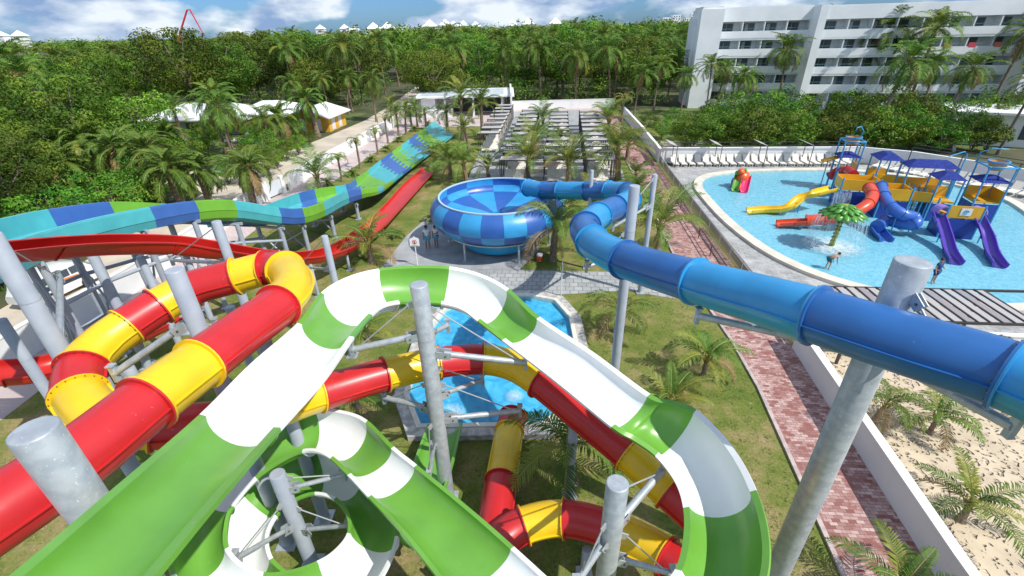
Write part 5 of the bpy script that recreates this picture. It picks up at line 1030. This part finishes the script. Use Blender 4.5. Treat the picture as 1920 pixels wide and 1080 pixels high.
q = G(803, 466, .012); person(q, .2, 1.76, stand, 'person in white shirt and light blue shorts, left of the two under the bowl', shirt_m=M_TEE, short_m=M_SHORT)
q = G(819, 463, .012); st2 = dict(stand); st2['wrr'] = (.03, -.14, .66); st2['elr'] = (.15, -.02, .66); person(q, -.5, 1.66, st2, 'person in white shirt with one arm folded, right of the two under the bowl', shirt_m=M_TEE, short_m=M_SHORT)
q = G(1551, 505, .02); person(q, .15, 1.5, bent, 'person in dark trunks bending forward over the water near the palm fountain', skin=SK2, short_m=M_TRUNKS)
q = G(1747, 531, .02); person(q, .3, 1.62, st2, 'person in navy swimwear standing in the pool beside the thick galvanised post', skin=SK2, shirt_m=M_NAVY, short_m=M_NAVY)
# ================================================================ VEGETATION
def frond(b, base, az, elev, ln, droop, q, wid=.42, nl=26, mats=None, twist=0.0, lw=.05):
    """one pinnate frond: rachis + strip leaflets"""
    pts = []; p = V(base); e = elev; d = V((math.cos(az), math.sin(az), 0)); seg = 9; st = ln / seg
    for i in range(seg + 1):
        pts.append(p.copy()); p = p + (d * math.cos(e) + V((0, 0, math.sin(e)))) * st; e -= droop / seg * (1 + i * .18)
    b.use(M_RACH); b.tube(pts, [.028 * (1 - .85 * i / seg) + .004 for i in range(seg + 1)], 4, cap=False)
    b.use(mats)
    for k in range(nl):
        t = .16 + .84 * (k / (nl - 1)); x = t * seg; i = min(int(x), seg - 1); f = x - i; c = pts[i].lerp(pts[i + 1], f); tg = (pts[i + 1] - pts[i]).normalized(); sd_ = tg.cross(V((0, 0, 1)));
        if sd_.length < .05: sd_ = V((-math.sin(az), math.cos(az), 0))
        sd_.normalize(); up_ = sd_.cross(tg).normalized(); L0 = wid * ln * (math.sin(math.pi * min(.98, t * .80 + .16)) ** .7) * (.55 if t > .93 else 1) * .55
        for s in (-1, 1):
            j = q.uniform(-.18, .18); out = (sd_ * s * .80 + tg * (.62 + j) + up_ * (.22 + j * .5 + twist)).normalized(); m1 = c + out * L0 * .5; m2 = c + out * L0 * .98 - V((0, 0, L0 * q.uniform(.16, .42)))
            w_ = tg * lw * .5 * (1 + ln * .12); a = len(b.v); b.v += [tuple(c - w_ * .6), tuple(c + w_ * .6), tuple(m1 + w_), tuple(m1 - w_), tuple(m2)]; b.f += [(a, a + 1, a + 2, a + 3), (a + 3, a + 2, a + 4)]; b.m += [b.cur, b.cur]
def palm_proto(name, h, nf, ln, lean=(0, 0), seed=1, r0=.14, r1=.09, up=1.2, low=-.5, droop=1.5, nl=26, yellow=.15, dry=.05, wid=.44, skirt=0, lw=.056, boots=True):
    if name == 'coconut_palm' and h < 5: lw *= .82
    q = random.Random(seed); root = thing(name, 'palm', 'palm tree'); b = mb(M_TRUNK); n = 10; pts = []
    for i in range(n + 1): t = i / n; pts.append(V((lean[0] * t * t, lean[1] * t * t, h * t)))
    rs = [r0 * (1.55 if i == 0 else (1.15 if i == 1 else 1)) * (1 - t_ * .0) + (r1 - r0) * (i / n) for i, t_ in enumerate([0] * (n + 1))]; b.tube(pts, rs, 10)
    k = int(h / .32)
    for i in range(k):
        t = (i + .5) / k; c = V((lean[0] * t * t, lean[1] * t * t, h * t)); rr = (r0 + (r1 - r0) * t) * 1.06; b.lathe([(rr * .98, -.02), (rr * 1.06, .015), (rr * .98, .05)], tuple(c), 10)
    b.build('trunk', root, auto=50); top = pts[-1]; c = MB()
    if boots:
        c.use(M_FR3)
        for i in range(9): a = i * 2.4; c.bar(top - V((0, 0, .25)) + V((math.cos(a), math.sin(a), 0)) * r1 * .8, top + V((math.cos(a) * .3, math.sin(a) * .3, .25)), .06, .03)
    for i in range(nf):
        t = i / max(1, nf - 1); az = i * 2.399 + q.uniform(-.25, .25); el = up + (low - up) * t ** 1.1 + q.uniform(-.12, .12); u = q.random(); m = M_FR1
        if u < yellow * (0.4 + t): m = M_FR2
        if t > .85 and q.random() < dry * 6: m = M_FR3
        frond(c, top + V((0, 0, .05)), az, el, ln * q.uniform(.82, 1.08) * (.8 if t < .12 else 1), droop * q.uniform(.7, 1.2), q, wid, nl, m, lw=lw)
    for i in range(skirt):
        az = i * 2.1 + q.random(); frond(c, top - V((0, 0, .15)), az, -1.1 + q.uniform(-.2, .2), ln * .55, .4, q, .25, max(8, nl // 2), M_FR3, lw=lw)
    c.build('crown', root); return note(root)
protos = dict(
    young=[palm_proto('coconut_palm', 1.15, 13, 2.5, seed=11, up=1.35, low=.1, droop=1.15, yellow=.35, nl=30, r0=.13, r1=.1),
           palm_proto('coconut_palm', 1.5, 12, 2.7, seed=12, up=1.4, low=-.1, droop=1.35, yellow=.25, nl=30, lean=(.2, .1)),
           palm_proto('coconut_palm', .9, 11, 2.3, seed=13, up=1.3, low=.2, droop=1.0, yellow=.5, nl=28)],
    mid=[palm_proto('coconut_palm', 3.1, 15, 2.6, seed=21, up=1.45, low=-.2, droop=1.15, yellow=.2, nl=30, r0=.17, r1=.12),
         palm_proto('coconut_palm', 3.5, 13, 2.7, seed=22, up=1.5, low=.05, droop=1.0, yellow=.3, nl=30, lean=(.3, -.2), r0=.17, r1=.12),
         palm_proto('coconut_palm', 2.5, 14, 2.5, seed=23, up=1.4, low=-.3, droop=1.3, yellow=.25, nl=30, r0=.2, r1=.14)],
    bushy=[palm_proto('coconut_palm', 1.6, 15, 3.7, seed=71, up=1.5, low=.25, droop=.95, yellow=.25, nl=34, r0=.22, r1=.17, skirt=2), palm_proto('coconut_palm', 2.1, 14, 3.6, seed=72, up=1.5, low=.1, droop=1.1, yellow=.35, nl=34, r0=.22, r1=.17, skirt=3, lean=(.2, .1)), palm_proto('coconut_palm', 1.3, 13, 3.4, seed=73, up=1.45, low=.3, droop=.9, yellow=.2, nl=34, r0=.2, r1=.16, skirt=2)],
    sick=[palm_proto('coconut_palm', 2.4, 7, 1.9, seed=31, up=1.35, low=.3, droop=2.4, yellow=.6, nl=18, r0=.12, r1=.09), palm_proto('coconut_palm', 2.8, 6, 1.8, seed=32, up=1.4, low=.5, droop=2.6, yellow=.4, nl=18, r0=.12, r1=.09)],
    tall=[palm_proto('coconut_palm', 8.5, 26, 4.1, seed=41, up=1.4, low=-.8, droop=1.0, yellow=.15, nl=20, lean=(1.2, .3), r0=.18, r1=.12, skirt=3, lw=.10),
          palm_proto('coconut_palm', 9.5, 26, 4.2, seed=42, up=1.4, low=-.7, droop=1.0, yellow=.2, nl=20, lean=(.5, -.4), r0=.18, r1=.12, skirt=2, lw=.10),
          palm_proto('coconut_palm', 7.5, 26, 4.0, seed=43, up=1.4, low=-.9, droop=1.15, yellow=.1, nl=20, lean=(-.8, .2), r0=.18, r1=.12, skirt=3, lw=.10)],
    stout=[palm_proto('date_palm', 3.4, 30, 3.1, seed=51, up=1.35, low=-.7, droop=1.1, yellow=.04, nl=26, r0=.32, r1=.30, wid=.34, skirt=3, lw=.085), palm_proto('date_palm', 4.4, 30, 3.3, seed=52, up=1.4, low=-.8, droop=1.2, yellow=.06, nl=26, r0=.32, r1=.30, wid=.34, skirt=3, lean=(.5, .2), lw=.085)],
    cycad=[palm_proto('cycad', .25, 20, 1.0, seed=61, up=1.2, low=.0, droop=.9, yellow=.0, nl=16, wid=.4, r0=.12, r1=.12, boots=False)])
usedp = set()
def put(kind, i, p, rz, sc_, label, group=None):
    o = protos[kind][i % len(protos[kind])]
    if o.name not in usedp:
        usedp.add(o.name); o.location = p; o.rotation_euler = (0, 0, rz); o.scale = (sc_,) * 3; o['label'] = label
        if group: o['group'] = group
        return o
    c = copy_tree(o, loc=p, rz=rz, scale=sc_, label=label)
    if group: c['group'] = group
    elif 'group' in c: del c['group']
    return c
q = random.Random(77)
def palm_at(px, py, kind, i, s, label, rz=None, group=None): p = G(px, py); return put(kind, i, (p.x, p.y, 0), q.random() * 6.28 if rz is None else rz, s, label, group)
# --- lawn palms
palm_at(1152, 622, 'young', 1, .86, 'young coconut palm left of the tall post on the right lawn')
palm_at(1318, 706, 'young', 0, .84, 'young coconut palm on the right lawn under the blue tube, by the brick path')
palm_at(1250, 780, 'young', 2, .85, 'young coconut palm low on the right lawn, half behind the white slide')
palm_at(1668, 1135, 'young', 2, .78, 'young coconut palm at the bottom right, its fronds over the brick path', rz=.6)
palm_at(1636, 792, 'young', 1, .62, 'leaning palm on the sand beside the white wall, left of the pair')
palm_at(1742, 812, 'young', 0, .68, 'palm on the sand in the middle, with yellow lower fronds')
palm_at(1800, 975, 'young', 2, .80, 'palm with bushy drooping fronds at the right edge of the sand')
palm_at(1905, 760, 'young', 2, .75, 'palm at the right edge behind the grey support arm')
palm_at(1850, 700, 'young', 0, .7, 'palm behind the blue tube near the slatted pergola')
palm_at(1037, 488, 'bushy', 1, 1.05, 'big coconut palm standing in front of the right side of the blue bowl', rz=.4)
palm_at(1232, 470, 'bushy', 0, 1.05, 'coconut palm beside the thinner grey post at the bend of the blue tube', rz=1.0)
palm_at(696, 490, 'young', 2, 1.35, 'young palm with bright yellow inner fronds by the red open slide', rz=.5)
palm_at(1110, 410, 'young', 0, 1.2, 'young palm behind the blue tube between bowl and tall post')
palm_at(1190, 380, 'bushy', 2, .8, 'coconut palm beyond the tall grey post')
palm_at(690, 640, 'young', 2, .8, 'stunted palm under the left part of the white slide')
palm_at(672, 765, 'young', 2, .75, 'stunted yellow-green palm between the red tube and small pool')
palm_at(1075, 905, 'young', 1, 1.05, 'coconut palm hidden under the red tube right of the small pool', rz=2)
palm_at(1215, 412, 'bushy', 2, .8, 'coconut palm behind the pair of grey posts, near the fence')
palm_at(810, 415, 'cycad', 0, .9, 'dark spiky cycad by the red slide run-out')
palm_at(745, 445, 'cycad', 0, .8, 'small brownish cycad on the lawn right of the yellow palm')
# --- palms round the bowl back and terrace
for k, (px, py, kd, i, s, nm) in enumerate([
    (845, 335, 'bushy', 0, 1.0, 'left behind the bowl, touching the red slide'), (875, 345, 'bushy', 1, .95, 'straight behind the bowl rim'), (915, 335, 'bushy', 2, .85, 'right behind the bowl rim'), (815, 315, 'bushy', 2, .9, 'with dark fronds over the red slide'),
    (868, 262, 'mid', 1, 1.55, 'tall, left of the pergolas'), (905, 262, 'mid', 0, 1.5, 'tall, in front of the service building'), (840, 250, 'mid', 2, 1.2, 'by the end of the multi-lane slide'), (880, 300, 'mid', 1, 1.0, 'between the slide end and the bowl'),
    (990, 335, 'bushy', 0, 1.15, 'at the front of the second pergola column'), (1003, 300, 'bushy', 1, 1.1, 'in the middle of the second pergola column'), (1018, 245, 'bushy', 2, 1.2, 'far back between pergola columns'), (1065, 345, 'bushy', 0, 1.15, 'in front of the third pergola column'),
    (1050, 290, 'mid', 2, .9, 'small, in the third pergola column'), (1158, 338, 'bushy', 1, 1.35, 'large, right of the open lounger cluster'), (1175, 300, 'bushy', 0, 1.0, 'by the corner of the white wall'), (1140, 255, 'bushy', 0, 1.25, 'far right corner of the terrace'), (1190, 345, 'bushy', 2, .7, 'on the brick path edge'), (1165, 235, 'sick', 0, 1.6, 'pale, against the forest by the wall')]):
    palm_at(px, py, kd, i, s, 'coconut palm on the terrace, ' + nm, group='coconut palms around the terrace')
# --- left lawn rows
palm_at(600, 360, 'bushy', 2, 1.15, 'tall young palm with four long upright fronds by the left wall', rz=1.1)
for k, (px, py) in enumerate([(642, 340), (676, 316), (709, 289), (728, 269)]): palm_at(px, py, 'sick', k, 1.0 + .05 * k, 'sparse drooping palm beside the pink path, %s from the near end' % ('first', 'second', 'third', 'fourth')[k], group='sparse palms along the pink path')
for k, (px, py) in enumerate([(748, 254), (762, 252), (772, 238), (783, 238), (735, 240), (800, 243)]): palm_at(px, py, 'mid', k, .95, 'palm in the tight clump at the far end of the pink path', group='clump of palms at the end of the pink path')
for k, (px, py) in enumerate([(615, 349), (662, 330), (697, 304), (726, 284), (749, 266), (778, 246), (802, 236)]): palm_at(px, py, 'cycad', 0, 1.0, 'round green cycad beside the multi-lane slide, %s from the near end' % ('first', 'second', 'third', 'fourth', 'fifth', 'sixth', 'seventh')[k], group='cycads beside the multi-lane slide')
# --- villa and left palms
for (px, py, kd, i, s, nm) in [(452, 325, 'tall', 0, .82, 'rightmost of three thin trunks before the villa'), (440, 305, 'tall', 1, .80, 'middle of three thin trunks before the villa'), (425, 290, 'tall', 2, .88, 'leftmost of three thin trunks before the villa'), (535, 275, 'stout', 0, 1.15, 'stout, before the white hipped roof'), (596, 256, 'stout', 1, 1.15, 'stout, before the yellow gable'),
     (512, 290, 'mid', 0, 1.3, 'with a white trunk by the villa hedge'), (706, 228, 'tall', 2, .85, 'leaning over the sandy road'), (345, 262, 'mid', 0, 1.4, 'at the left end of the villa'), (480, 400, 'stout', 1, .9, 'with a brown twisted trunk beside the road'), (465, 385, 'mid', 1, 1.0, 'with upright fronds beside the road'),
     (620, 225, 'tall', 1, .7, 'behind the villa gable'), (655, 215, 'tall', 0, .75, 'on the far bend of the road'), (560, 220, 'tall', 2, .8, 'rising behind the villa roof')]:
    palm_at(px, py, kd, i, s, 'palm %s' % nm)
for k, (px, py, s) in enumerate([(345, 395, 1.35), (300, 375, 1.25), (395, 385, 1.15), (245, 370, 1.3), (150, 380, 1.35), (90, 390, 1.3), (20, 400, 1.35), (200, 345, 1.3), (120, 345, 1.3), (55, 350, 1.3), (290, 330, 1.2), (-50, 390, 1.4), (330, 310, 1.2), (235, 310, 1.2), (160, 300, 1.2)]):
    palm_at(px, py, 'stout', k, s * .82, 'stout dark palm in the dense strip between the road and the jungle', group='stout palms in the strip left of the road')
# --- hotel palms
for k, (px, py, s, nm) in enumerate([(1455, 205, 1.12, 'leftmost tall one before the balconies'), (1519, 190, 1.38, 'with a thin leaning trunk before the balconies'), (1576, 200, 1.08, 'between the two tallest ones'), (1603, 200, 1.42, 'tallest, in front of the top balconies'), (1698, 210, 1.28, 'with wide open fronds before the balconies'), (1725, 215, .98, 'dense dark one low before the balconies')]): palm_at(px, py, 'tall', k, s, 'coconut palm before the hotel, ' + nm)
palm_at(1636, 268, 'tall', 0, 1.08, 'coconut palm with a pale trunk leaning right, in front of the hotel hedge', rz=0)
palm_at(1762, 250, 'tall', 0, .92, 'coconut palm with a slim leaning trunk right of the pale one', rz=0)
palm_at(1850, 215, 'tall', 1, 1.2, 'coconut palm at the right end of the hotel front'); palm_at(1900, 250, 'tall', 0, 1.2, 'coconut palm leaning at the right edge of the photo', rz=.2); palm_at(1925, 200, 'tall', 2, 1.15, 'coconut palm cut by the top right edge'); palm_at(1870, 290, 'tall', 1, .8, 'dark trunked palm by the annex')
for k, (px, py, s) in enumerate([(1275, 218, .72), (1322, 215, .8), (1372, 215, .82), (1188, 222, .8), (1225, 208, .8), (1345, 200, .85), (1250, 195, .9), (1150, 195, .85), (1400, 208, .7), (1300, 190, .85)]): palm_at(px, py, 'tall', k, s, 'drooping palm at the forest edge left of the hotel', group='palms at the forest edge left of the hotel')
# ---------------------------------------------------------------- broadleaf trees
def leafclump(b, c, r, n, size, q, flat=.8):
    for i in range(n):
        d = V((q.gauss(0, 1), q.gauss(0, 1), q.gauss(0, 1))).normalized(); rr = r * (.55 + .45 * q.random() ** .5); p = V(c) + V((d.x * rr, d.y * rr, d.z * rr * flat)); nrm = (d + V((q.uniform(-.7, .7), q.uniform(-.7, .7), q.uniform(0, .9)))).normalized(); a = nrm.orthogonal().normalized(); a = Matrix.Rotation(q.random() * 6.28, 3, nrm) @ a; c2 = nrm.cross(a); s = size * q.uniform(.55, 1.25)
        k = len(b.v); b.v += [tuple(p - a * s), tuple(p + c2 * s * .42 - a * s * .1), tuple(p + a * s), tuple(p - c2 * s * .42 + a * .1 * s)]; b.f.append((k, k + 1, k + 2, k + 3)); b.m.append(b.cur)
def tree_proto(name, h, r, seed, mats, nc=46, nl=46, size=.30, trunk_r=.22, shape=1.0, parts=True):
    q = random.Random(seed); root = thing(name, 'tree', 'tree'); b = mb(M_BARK); b.tube([V((0, 0, 0)), V((q.uniform(-.2, .2), q.uniform(-.2, .2), h * .3)), V((q.uniform(-.4, .4), q.uniform(-.4, .4), h * .62))], [trunk_r, trunk_r * .75, trunk_r * .4], 8)
    cl = []
    for i in range(nc):
        a = i * 2.399; t = (i + .5) / nc; z = h * (.30 + .60 * (1 - t ** .9)) + q.uniform(-.5, .5); prof = math.sin(math.pi * min(1, max(.08, (1 - (z / h - .28) / .75)))) ** .6; rr = r * prof * q.uniform(.45, 1.0); cl.append(V((rr * math.cos(a), rr * math.sin(a), z + q.uniform(-.4, .6))))
    for c in cl[::6]: b.tube([V((0, 0, h * .3 + q.random() * h * .2)), c * .55 + V((0, 0, c.z * .4)), c], [trunk_r * .4, trunk_r * .22, .03], 5)
    b.build('trunk', root, auto=60); c_ = MB()
    for c in cl: c_.use(mats[0] if q.random() < .55 else (mats[1] if q.random() < .7 else mats[2])); leafclump(c_, c, r * q.uniform(.15, .29) * shape, nl, size, q, .62)
    c_.build('crown', root); return note(root)
mm = (M_LF1, M_LF2, M_LF3)
TP = [tree_proto('broadleaf_tree', 9.5, 4.6, 101, (M_LF1, M_LF1, M_LF2), nc=64, nl=120, size=.17), tree_proto('broadleaf_tree', 8.5, 4.2, 102, (M_LF2, M_LF1, M_LF3), nc=60, nl=120, size=.17), tree_proto('broadleaf_tree', 10.5, 4.9, 103, (M_LF1, M_LF2, M_LF1), nc=70, nl=120, size=.18), tree_proto('broadleaf_tree', 7.5, 4.4, 104, (M_LF2, M_LF3, M_LF1), nc=60, nl=110, size=.165)]
SH = [tree_proto('shrub', 3.6, 2.3, 111, (M_LF1, M_LF2, M_LF3), nc=36, nl=90, size=.11, trunk_r=.08, shape=1.2), tree_proto('shrub', 3.0, 2.0, 112, (M_LF2, M_LF3, M_LF2), nc=32, nl=90, size=.11, trunk_r=.08, shape=1.2), tree_proto('shrub', 2.2, 1.5, 113, (M_LF2, M_LF1, M_LF3), nc=26, nl=80, size=.095, trunk_r=.06, shape=1.2)]
protos['tree'] = TP; protos['shrub'] = SH
q = random.Random(5); nT = 0; placed = []
def free(x, y, r):
    return all((x - a) ** 2 + (y - b_) ** 2 > r * r for a, b_ in placed)
def in_view(x, y, z=8):
    a, b_, d = px_of((x, y, z)); return d > 1 and -140 < a < 2060
def forest_ok(x, y):
    wl = -28 + (y - 43) * .09
    if y < 96 and x > wl - 6.5 and x < 21 + max(0, (y - 60) * .1): return False       # park and road
    if -64 < x < -24 and 62 < y < 97: return False                                    # villa
    if -46 < x < -24 and 38 < y <= 62: return x < -42
    if x > 20 and y < 112 and x > 30: return False                                    # hotel
    if x > 17 and y < 90: return False
    if x > 33 and y < 118 + (x - 33) * -.2: return False
    if -28.5 < x < -19 and y < 150: return False
    return True
cands = []
for k in range(9000):
    y = 12 + 190 * q.random() ** .85; x = q.uniform(-1.15 * y - 45, .62 * y + 10)
    cands.append((x, y))
for (x, y) in cands:
    if not forest_ok(x, y) or not in_view(x, y): continue
    d = math.hypot(x, y); sp_ = 5.4 if d < 70 else (6.0 if d < 120 else 7.2)
    if not free(x, y, sp_): continue
    if nT >= 290: break
    placed.append((x, y)); nT += 1
    left = x < -28
    s = q.uniform(.75, 1.05) if left and d < 60 else (q.uniform(.95, 1.2) if d < 95 else (q.uniform(1.15, 1.5) if x > -70 else q.uniform(.95, 1.2)))
    reg = 'jungle left of the road' if (left and y < 96) else ('forest behind the villa' if left else 'forest wall behind the terrace')
    if q.random() < .40: put('tall', q.randrange(3), (x, y, -.02), q.random() * 6.28, q.uniform(.95, 1.15) * (1.18 if d > 95 and x > -70 else 1) , 'slender coconut palm poking up through the ' + reg, 'forest palms, ' + reg)
    else: put('tree', q.randrange(4), (x, y, -.02), q.random() * 6.28, (s * 1.0), 'leafy green tree crowded into the ' + reg, 'trees of the ' + reg)
print('forest trees', nT, 'ymax', max(b_ for a, b_ in placed))
# hero trees of the left forest
for (px, py, h_, i, nm) in [(375, 225, 1.42, 2, 'big vine-draped dark tree rising above the left treeline'), (440, 215, 1.36, 0, 'second vine-draped dark tree beside the biggest one'), (580, 190, 1.35, 2, 'flat-topped dark tree left of the centre skyline')]:
    p = G(px, py); put('tree', i, (p.x, p.y, 0), 1.0, h_ * 1.08, nm)
# hedges
for k in range(30):
    t = k / 29; x = 21.5 + t * 33; y = 58.5 - t * 4.5 + q.uniform(-1.6, 1.6); put('shrub', k, (x, y, 0), q.random() * 6.28, q.uniform(.95, 1.5), 'dense green shrub in the thick hedge behind the lounger row', 'hedge shrubs behind the lounger row')
for k in range(26):
    t = k / 25; x = 30 + t * 45; y = 66 - t * 6 + q.uniform(-3, 3); put('shrub', k + 1, (x, y, 0), q.random() * 6.28, q.uniform(1.3, 1.9), 'tall bushy shrub between the hedge and the hotel', 'tall shrubs in front of the hotel')
for k, (px, py, s) in enumerate([(1215, 245, .7), (1240, 260, .8), (1208, 262, .6), (1265, 250, .9), (1285, 262, .7), (1230, 285, .5)]): palm = G(px, py); put('shrub', k, (palm.x, palm.y, 0), 0, s, 'small bush on the sandy strip behind the wall', 'bushes behind the terrace wall')
for k, (px, py, s) in enumerate([(500, 330, .9), (470, 320, .8), (455, 345, .9), (500, 300, 1.0), (560, 290, .8), (540, 300, .9), (480, 290, .8), (450, 300, .9), (430, 345, 1.0), (580, 275, .6), (520, 315, .7), (385, 300, 1.0), (360, 310, 1.1), (330, 320, 1.1), (400, 262, 1.1), (430, 262, 1.2), (475, 262, 1.2), (510, 262, 1.0), (550, 262, .9), (390, 280, 1.1)]): palm = G(px, py); put('shrub', k, (palm.x, palm.y, 0), 0, s, 'low garden bush round the villa beside the road', 'garden bushes round the villa')
for k in range(34):
    y = 8 + k * 1.35; x = -31.8 + q.uniform(-2.5, .4)
    if y > 43: x = -41 + q.uniform(-2, 1)
    put('shrub', k, (x, y, 0), q.random() * 6.28, q.uniform(.8, 1.25), 'roadside shrub at the edge of the jungle', 'shrubs along the jungle edge')
# bare tree
bt = thing('bare_tree', 'leafless grey tree spreading thin branches above the jungle at the left', 'tree', G(105, 205)); qq = random.Random(3)
b = mb(mat('pale_dead_bark', (.42, .38, .34), rough=.9)); 
def limb(b, p, d, ln, r_, dep):
    e = p + d * ln; b.tube([p, p.lerp(e, .5) + V((qq.uniform(-.1, .1), 0, qq.uniform(-.1, .1))) * ln, e], [r_, r_ * .8, r_ * .6], 5)
    if dep: 
        for k in range(3): nd = (d + V((qq.uniform(-.55, .55), qq.uniform(-.5, .5), qq.uniform(-.1, .35)))).normalized(); limb(b, e, nd, ln * .68, r_ * .55, dep - 1)
b.tube([V((0, 0, 0)), V((.3, 0, 3.5))], [.25, .2], 8); b.build('trunk', bt); b = mb(MATS['pale_dead_bark'])
for k in range(4): limb(b, V((.3, 0, 3.5)), V((-.5 + k * .25, qq.uniform(-.3, .3), .9)).normalized(), 3.2, .12, 4)
b.build('branches', bt)
# undergrowth (stuff): one mesh across the forest floor
def stuff_mesh(name, spots, mats, nl, size):
    b = MB(); qz = random.Random(8)
    for (x, y, z, r_) in spots: b.use(mats[qz.randrange(len(mats))]); leafclump(b, (x, y, z), r_, nl, size * (r_ ** .5), qz, .75)
    o = b.build(name); o['kind'] = 'stuff'; return o
sp2 = []
for k in range(5200):
    y = 8 + 120 * q.random(); x = q.uniform(-1.15 * y - 45, .6 * y + 12)
    wl = -28 + (y - 43) * .09
    if not forest_ok(x, y) and not (y < 43 and x < -31.5) or not in_view(x, y, 2): continue
    sp2.append((x, y, q.uniform(.6, 3.0 if y < 60 else 4.5), q.uniform(1.1, 1.9)))
print('undergrowth', len(sp2)); stuff_mesh('undergrowth', sp2, mm, 44, .17)
# far wood (stuff)
sp3 = []
for k in range(2600):
    y = 150 + 520 * q.random() ** 1.5; x = q.uniform(-1.15 * y - 40, .75 * y + 20)
    if x > 30 and y < 150: continue
    if y < 205 and not free(x, y, 6) : continue
    h_ = q.uniform(9.6, 12.4) + (1.2 if x > -70 else -1.2); s_ = q.uniform(3, 5.2)
    for j in range(3): sp3.append((x + q.uniform(-2.5, 2.5), y + q.uniform(-2, 2), h_ + q.uniform(-2.0, 1.4), s_ * q.uniform(.5, .85)))
print('far', len(sp3)); stuff_mesh('distant_wood', sp3, mm, 26, .40)
# far palms on the skyline
for k in range(56):
    x_px = q.uniform(0, 1270); p = G(x_px, 62 - x_px * .0255 + 24, 12.0); d = V((p.x, p.y, 0)).normalized() * q.uniform(150, 250); put('tall', k, (d.x, d.y, 0), q.random() * 6.28, q.uniform(1.12, 1.32), 'skyline palm crown standing above the far wood', 'palms on the skyline')

# grass tufts on the near lawn (stuff)
qg_ = random.Random(21); b = MB(); MT = [mat('tuft_green', (.10, .17, .03), (.16, .22, .05), scale=2, rough=.9, spec=.2), mat('tuft_straw', (.34, .28, .14), (.26, .21, .1), scale=2, rough=.95, spec=.2)]
def on_lawn(x, y):
    if -4.9 < x < 3.6 and 12.6 < y < 23.6: return False
    wl = 9.0 + (y - 7.3) * .16 if y < 15 else 10.3 + (y - 15) * .04
    if x > wl - .1 or x < -19.5: return False
    if 24.6 < y < 27.0 and x > -9: return False
    if 26.5 < y < 36 and -8 < x < 4: return False
    return True
for i in range(15000):
    y = 5 + 30 * qg_.random() ** 1.5; x = qg_.uniform(-19, 11)
    if not on_lawn(x, y): continue
    n_ = mnoise.noise(V((x * .45, y * .45, 0))); b.use(MT[1] if qg_.random() < .30 + n_ * .5 else MT[0])
    for k in range(5):
        a = qg_.random() * 6.28; h = qg_.uniform(.03, .085); r_ = qg_.uniform(.02, .09); c = V((x + math.cos(a) * r_, y + math.sin(a) * r_, 0)); t = V((-math.sin(a), math.cos(a), 0)) * .012
        j = len(b.v); b.v += [tuple(c - t), tuple(c + t), tuple(c + V((math.cos(a) * .05, math.sin(a) * .05, h)))]; b.f.append((j, j + 1, j + 2)); b.m.append(b.cur)
o = b.build('grass_tufts'); o['kind'] = 'stuff'
